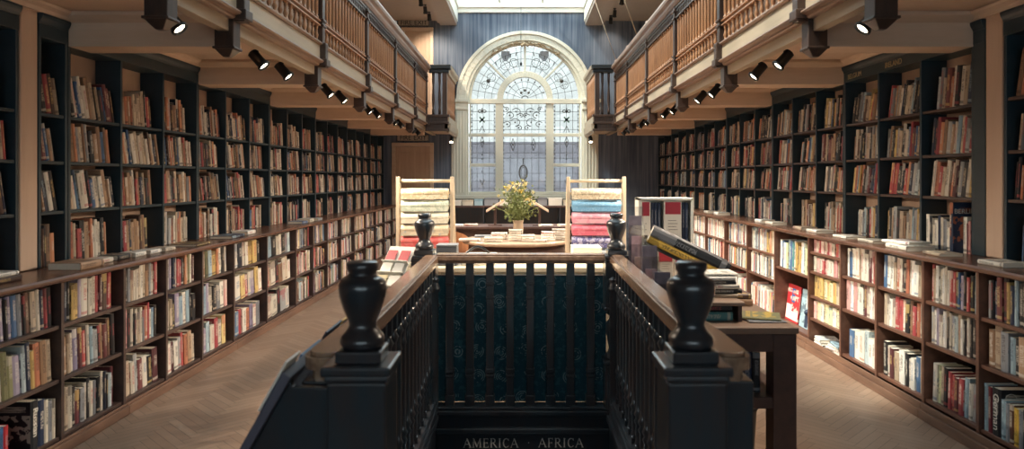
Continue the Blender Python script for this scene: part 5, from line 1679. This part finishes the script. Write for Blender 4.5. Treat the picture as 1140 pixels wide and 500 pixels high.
# number the books within each compartment from the near end
comp = {}
for c in CAND: comp.setdefault((c['s'], c['tier'], c['bay'], c['row']), []).append(c)
for k, v in comp.items():
    v.sort(key=lambda c: c['y'])
    for i, c in enumerate(v): c['ord'] = i
for c in chosen:
    size = 'slim ' if c['t'] < .024 else ('thick ' if c['t'] > .042 else '')
    lowb = c['bay']-1 if c['tier'] == 'low' else c['bay']
    bay = '%s %s bay' % (ORD[max(0, lowb)], c['tier'])
    lab = '%s%s book, %s from near end, %s, %s, %s' % (size, CN[c['ch']], ORD[min(29, c['ord'])], c['row'], bay, SIDE[c['s']])
    c['M'] = c['M']
    make_book(c['M'], c['t'], c['h'], c['w'], c['c1'], c['c2'], lab, c['group'], c['seed'])
V_, F_, UV_, C1_, C2_, SD_, MI_ = [], [], [], [], [], [], []
for c in CAND:
    if id(c) in chosen_ids: continue
    vs, fs, uvs, pv, pf = book_geo(c['t'], c['h'], c['w'])
    b = len(V_)
    V_.extend(tuple(c['M'] @ Vector(v)) for v in vs)
    for q, u in zip(fs, uvs):
        F_.append(tuple(b+i for i in q)); UV_.append(u); MI_.append(0)
    b = len(V_)
    V_.extend(tuple(c['M'] @ Vector(v)) for v in pv)
    for q in pf:
        F_.append(tuple(b+i for i in q)); UV_.append([(0, 0)]*4); MI_.append(1)
    k = len(fs)+len(pf)
    C1_ += [c['c1']]*k; C2_ += [c['c2']]*k; SD_ += [c['seed']]*k
me = bpy.data.meshes.new('remaining_books'); me.from_pydata(V_, [], F_)
fill_attrs(me, UV_, C1_, C2_, SD_)
me.materials.append(M['book']); me.materials.append(M['page'])
me.polygons.foreach_set('material_index', MI_)
o = bpy.data.objects.new('shelved_books', me); COL.objects.link(o)
tag(o, 'mass of small and distant paperbacks filling the remaining shelves on both sides', 'books', None, 'stuff')
print('BOOKS', HAND, len(chosen), len(CAND))

# ================================================================= LIGHT
W = bpy.data.worlds.new('sky'); S.world = W; W.use_nodes = True
nt = W.node_tree; nt.nodes.clear()
bg = nt.nodes.new('ShaderNodeBackground'); ow = nt.nodes.new('ShaderNodeOutputWorld')
bg.inputs[0].default_value = (.78, .90, 1.0, 1); bg.inputs[1].default_value = 3.4
nt.links.new(bg.outputs[0], ow.inputs[0])
sun = bpy.data.lights.new('sun', 'SUN'); sun.energy = 6.5; sun.angle = math.radians(6); sun.color = (1, .93, .82)
so = bpy.data.objects.new('sun', sun); COL.objects.link(so)
dr = Vector((.70, .26, -1.08)).normalized()
so.rotation_euler = dr.to_track_quat('-Z', 'Y').to_euler()
def portal(name, loc, rot, sx, sy):
    L = bpy.data.lights.new(name, 'AREA'); L.shape = 'RECTANGLE'; L.size = sx; L.size_y = sy
    L.cycles.is_portal = True
    o = bpy.data.objects.new(name, L); COL.objects.link(o); o.location = loc; o.rotation_euler = rot
portal('skylight_portal', (0, (SY0+YE)/2, 5.40), (0, 0, 0), 2*SX, YE-SY0)
portal('fill_window_portal', (0, -3.25, 1.57), (PI/2, 0, 0), 5.0, 2.2)
portal('window_portal', (WCX, YE+.28, 2.9), (-PI/2, 0, 0), 2.5, 3.4)

# ================================================================= CAMERA
cam = bpy.data.cameras.new('camera'); co = bpy.data.objects.new('camera', cam); COL.objects.link(co)
co.location = (0, 0, H); co.rotation_euler = (PI/2, 0, 0)
cam.sensor_width = 36; cam.lens = F/1140*36
cam.shift_x = (570-VX)/1140; cam.shift_y = (VY-250)/1140
cam.clip_start = .05
cam.dof.use_dof = True; cam.dof.focus_distance = 8.0; cam.dof.aperture_fstop = 2.8
S.camera = co
for o in BASES:
    if '_base' in o: del o['_base']
S.view_settings.view_transform = 'Standard'; S.view_settings.look = 'None'
S.view_settings.gamma = 1; S.view_settings.use_curve_mapping = False
S.view_settings.exposure = 0.45
S.cycles.use_denoising = True
S.cycles.max_bounces = 10; S.cycles.diffuse_bounces = 5; S.cycles.transparent_max_bounces = 12
S.cycles.sample_clamp_indirect = 6
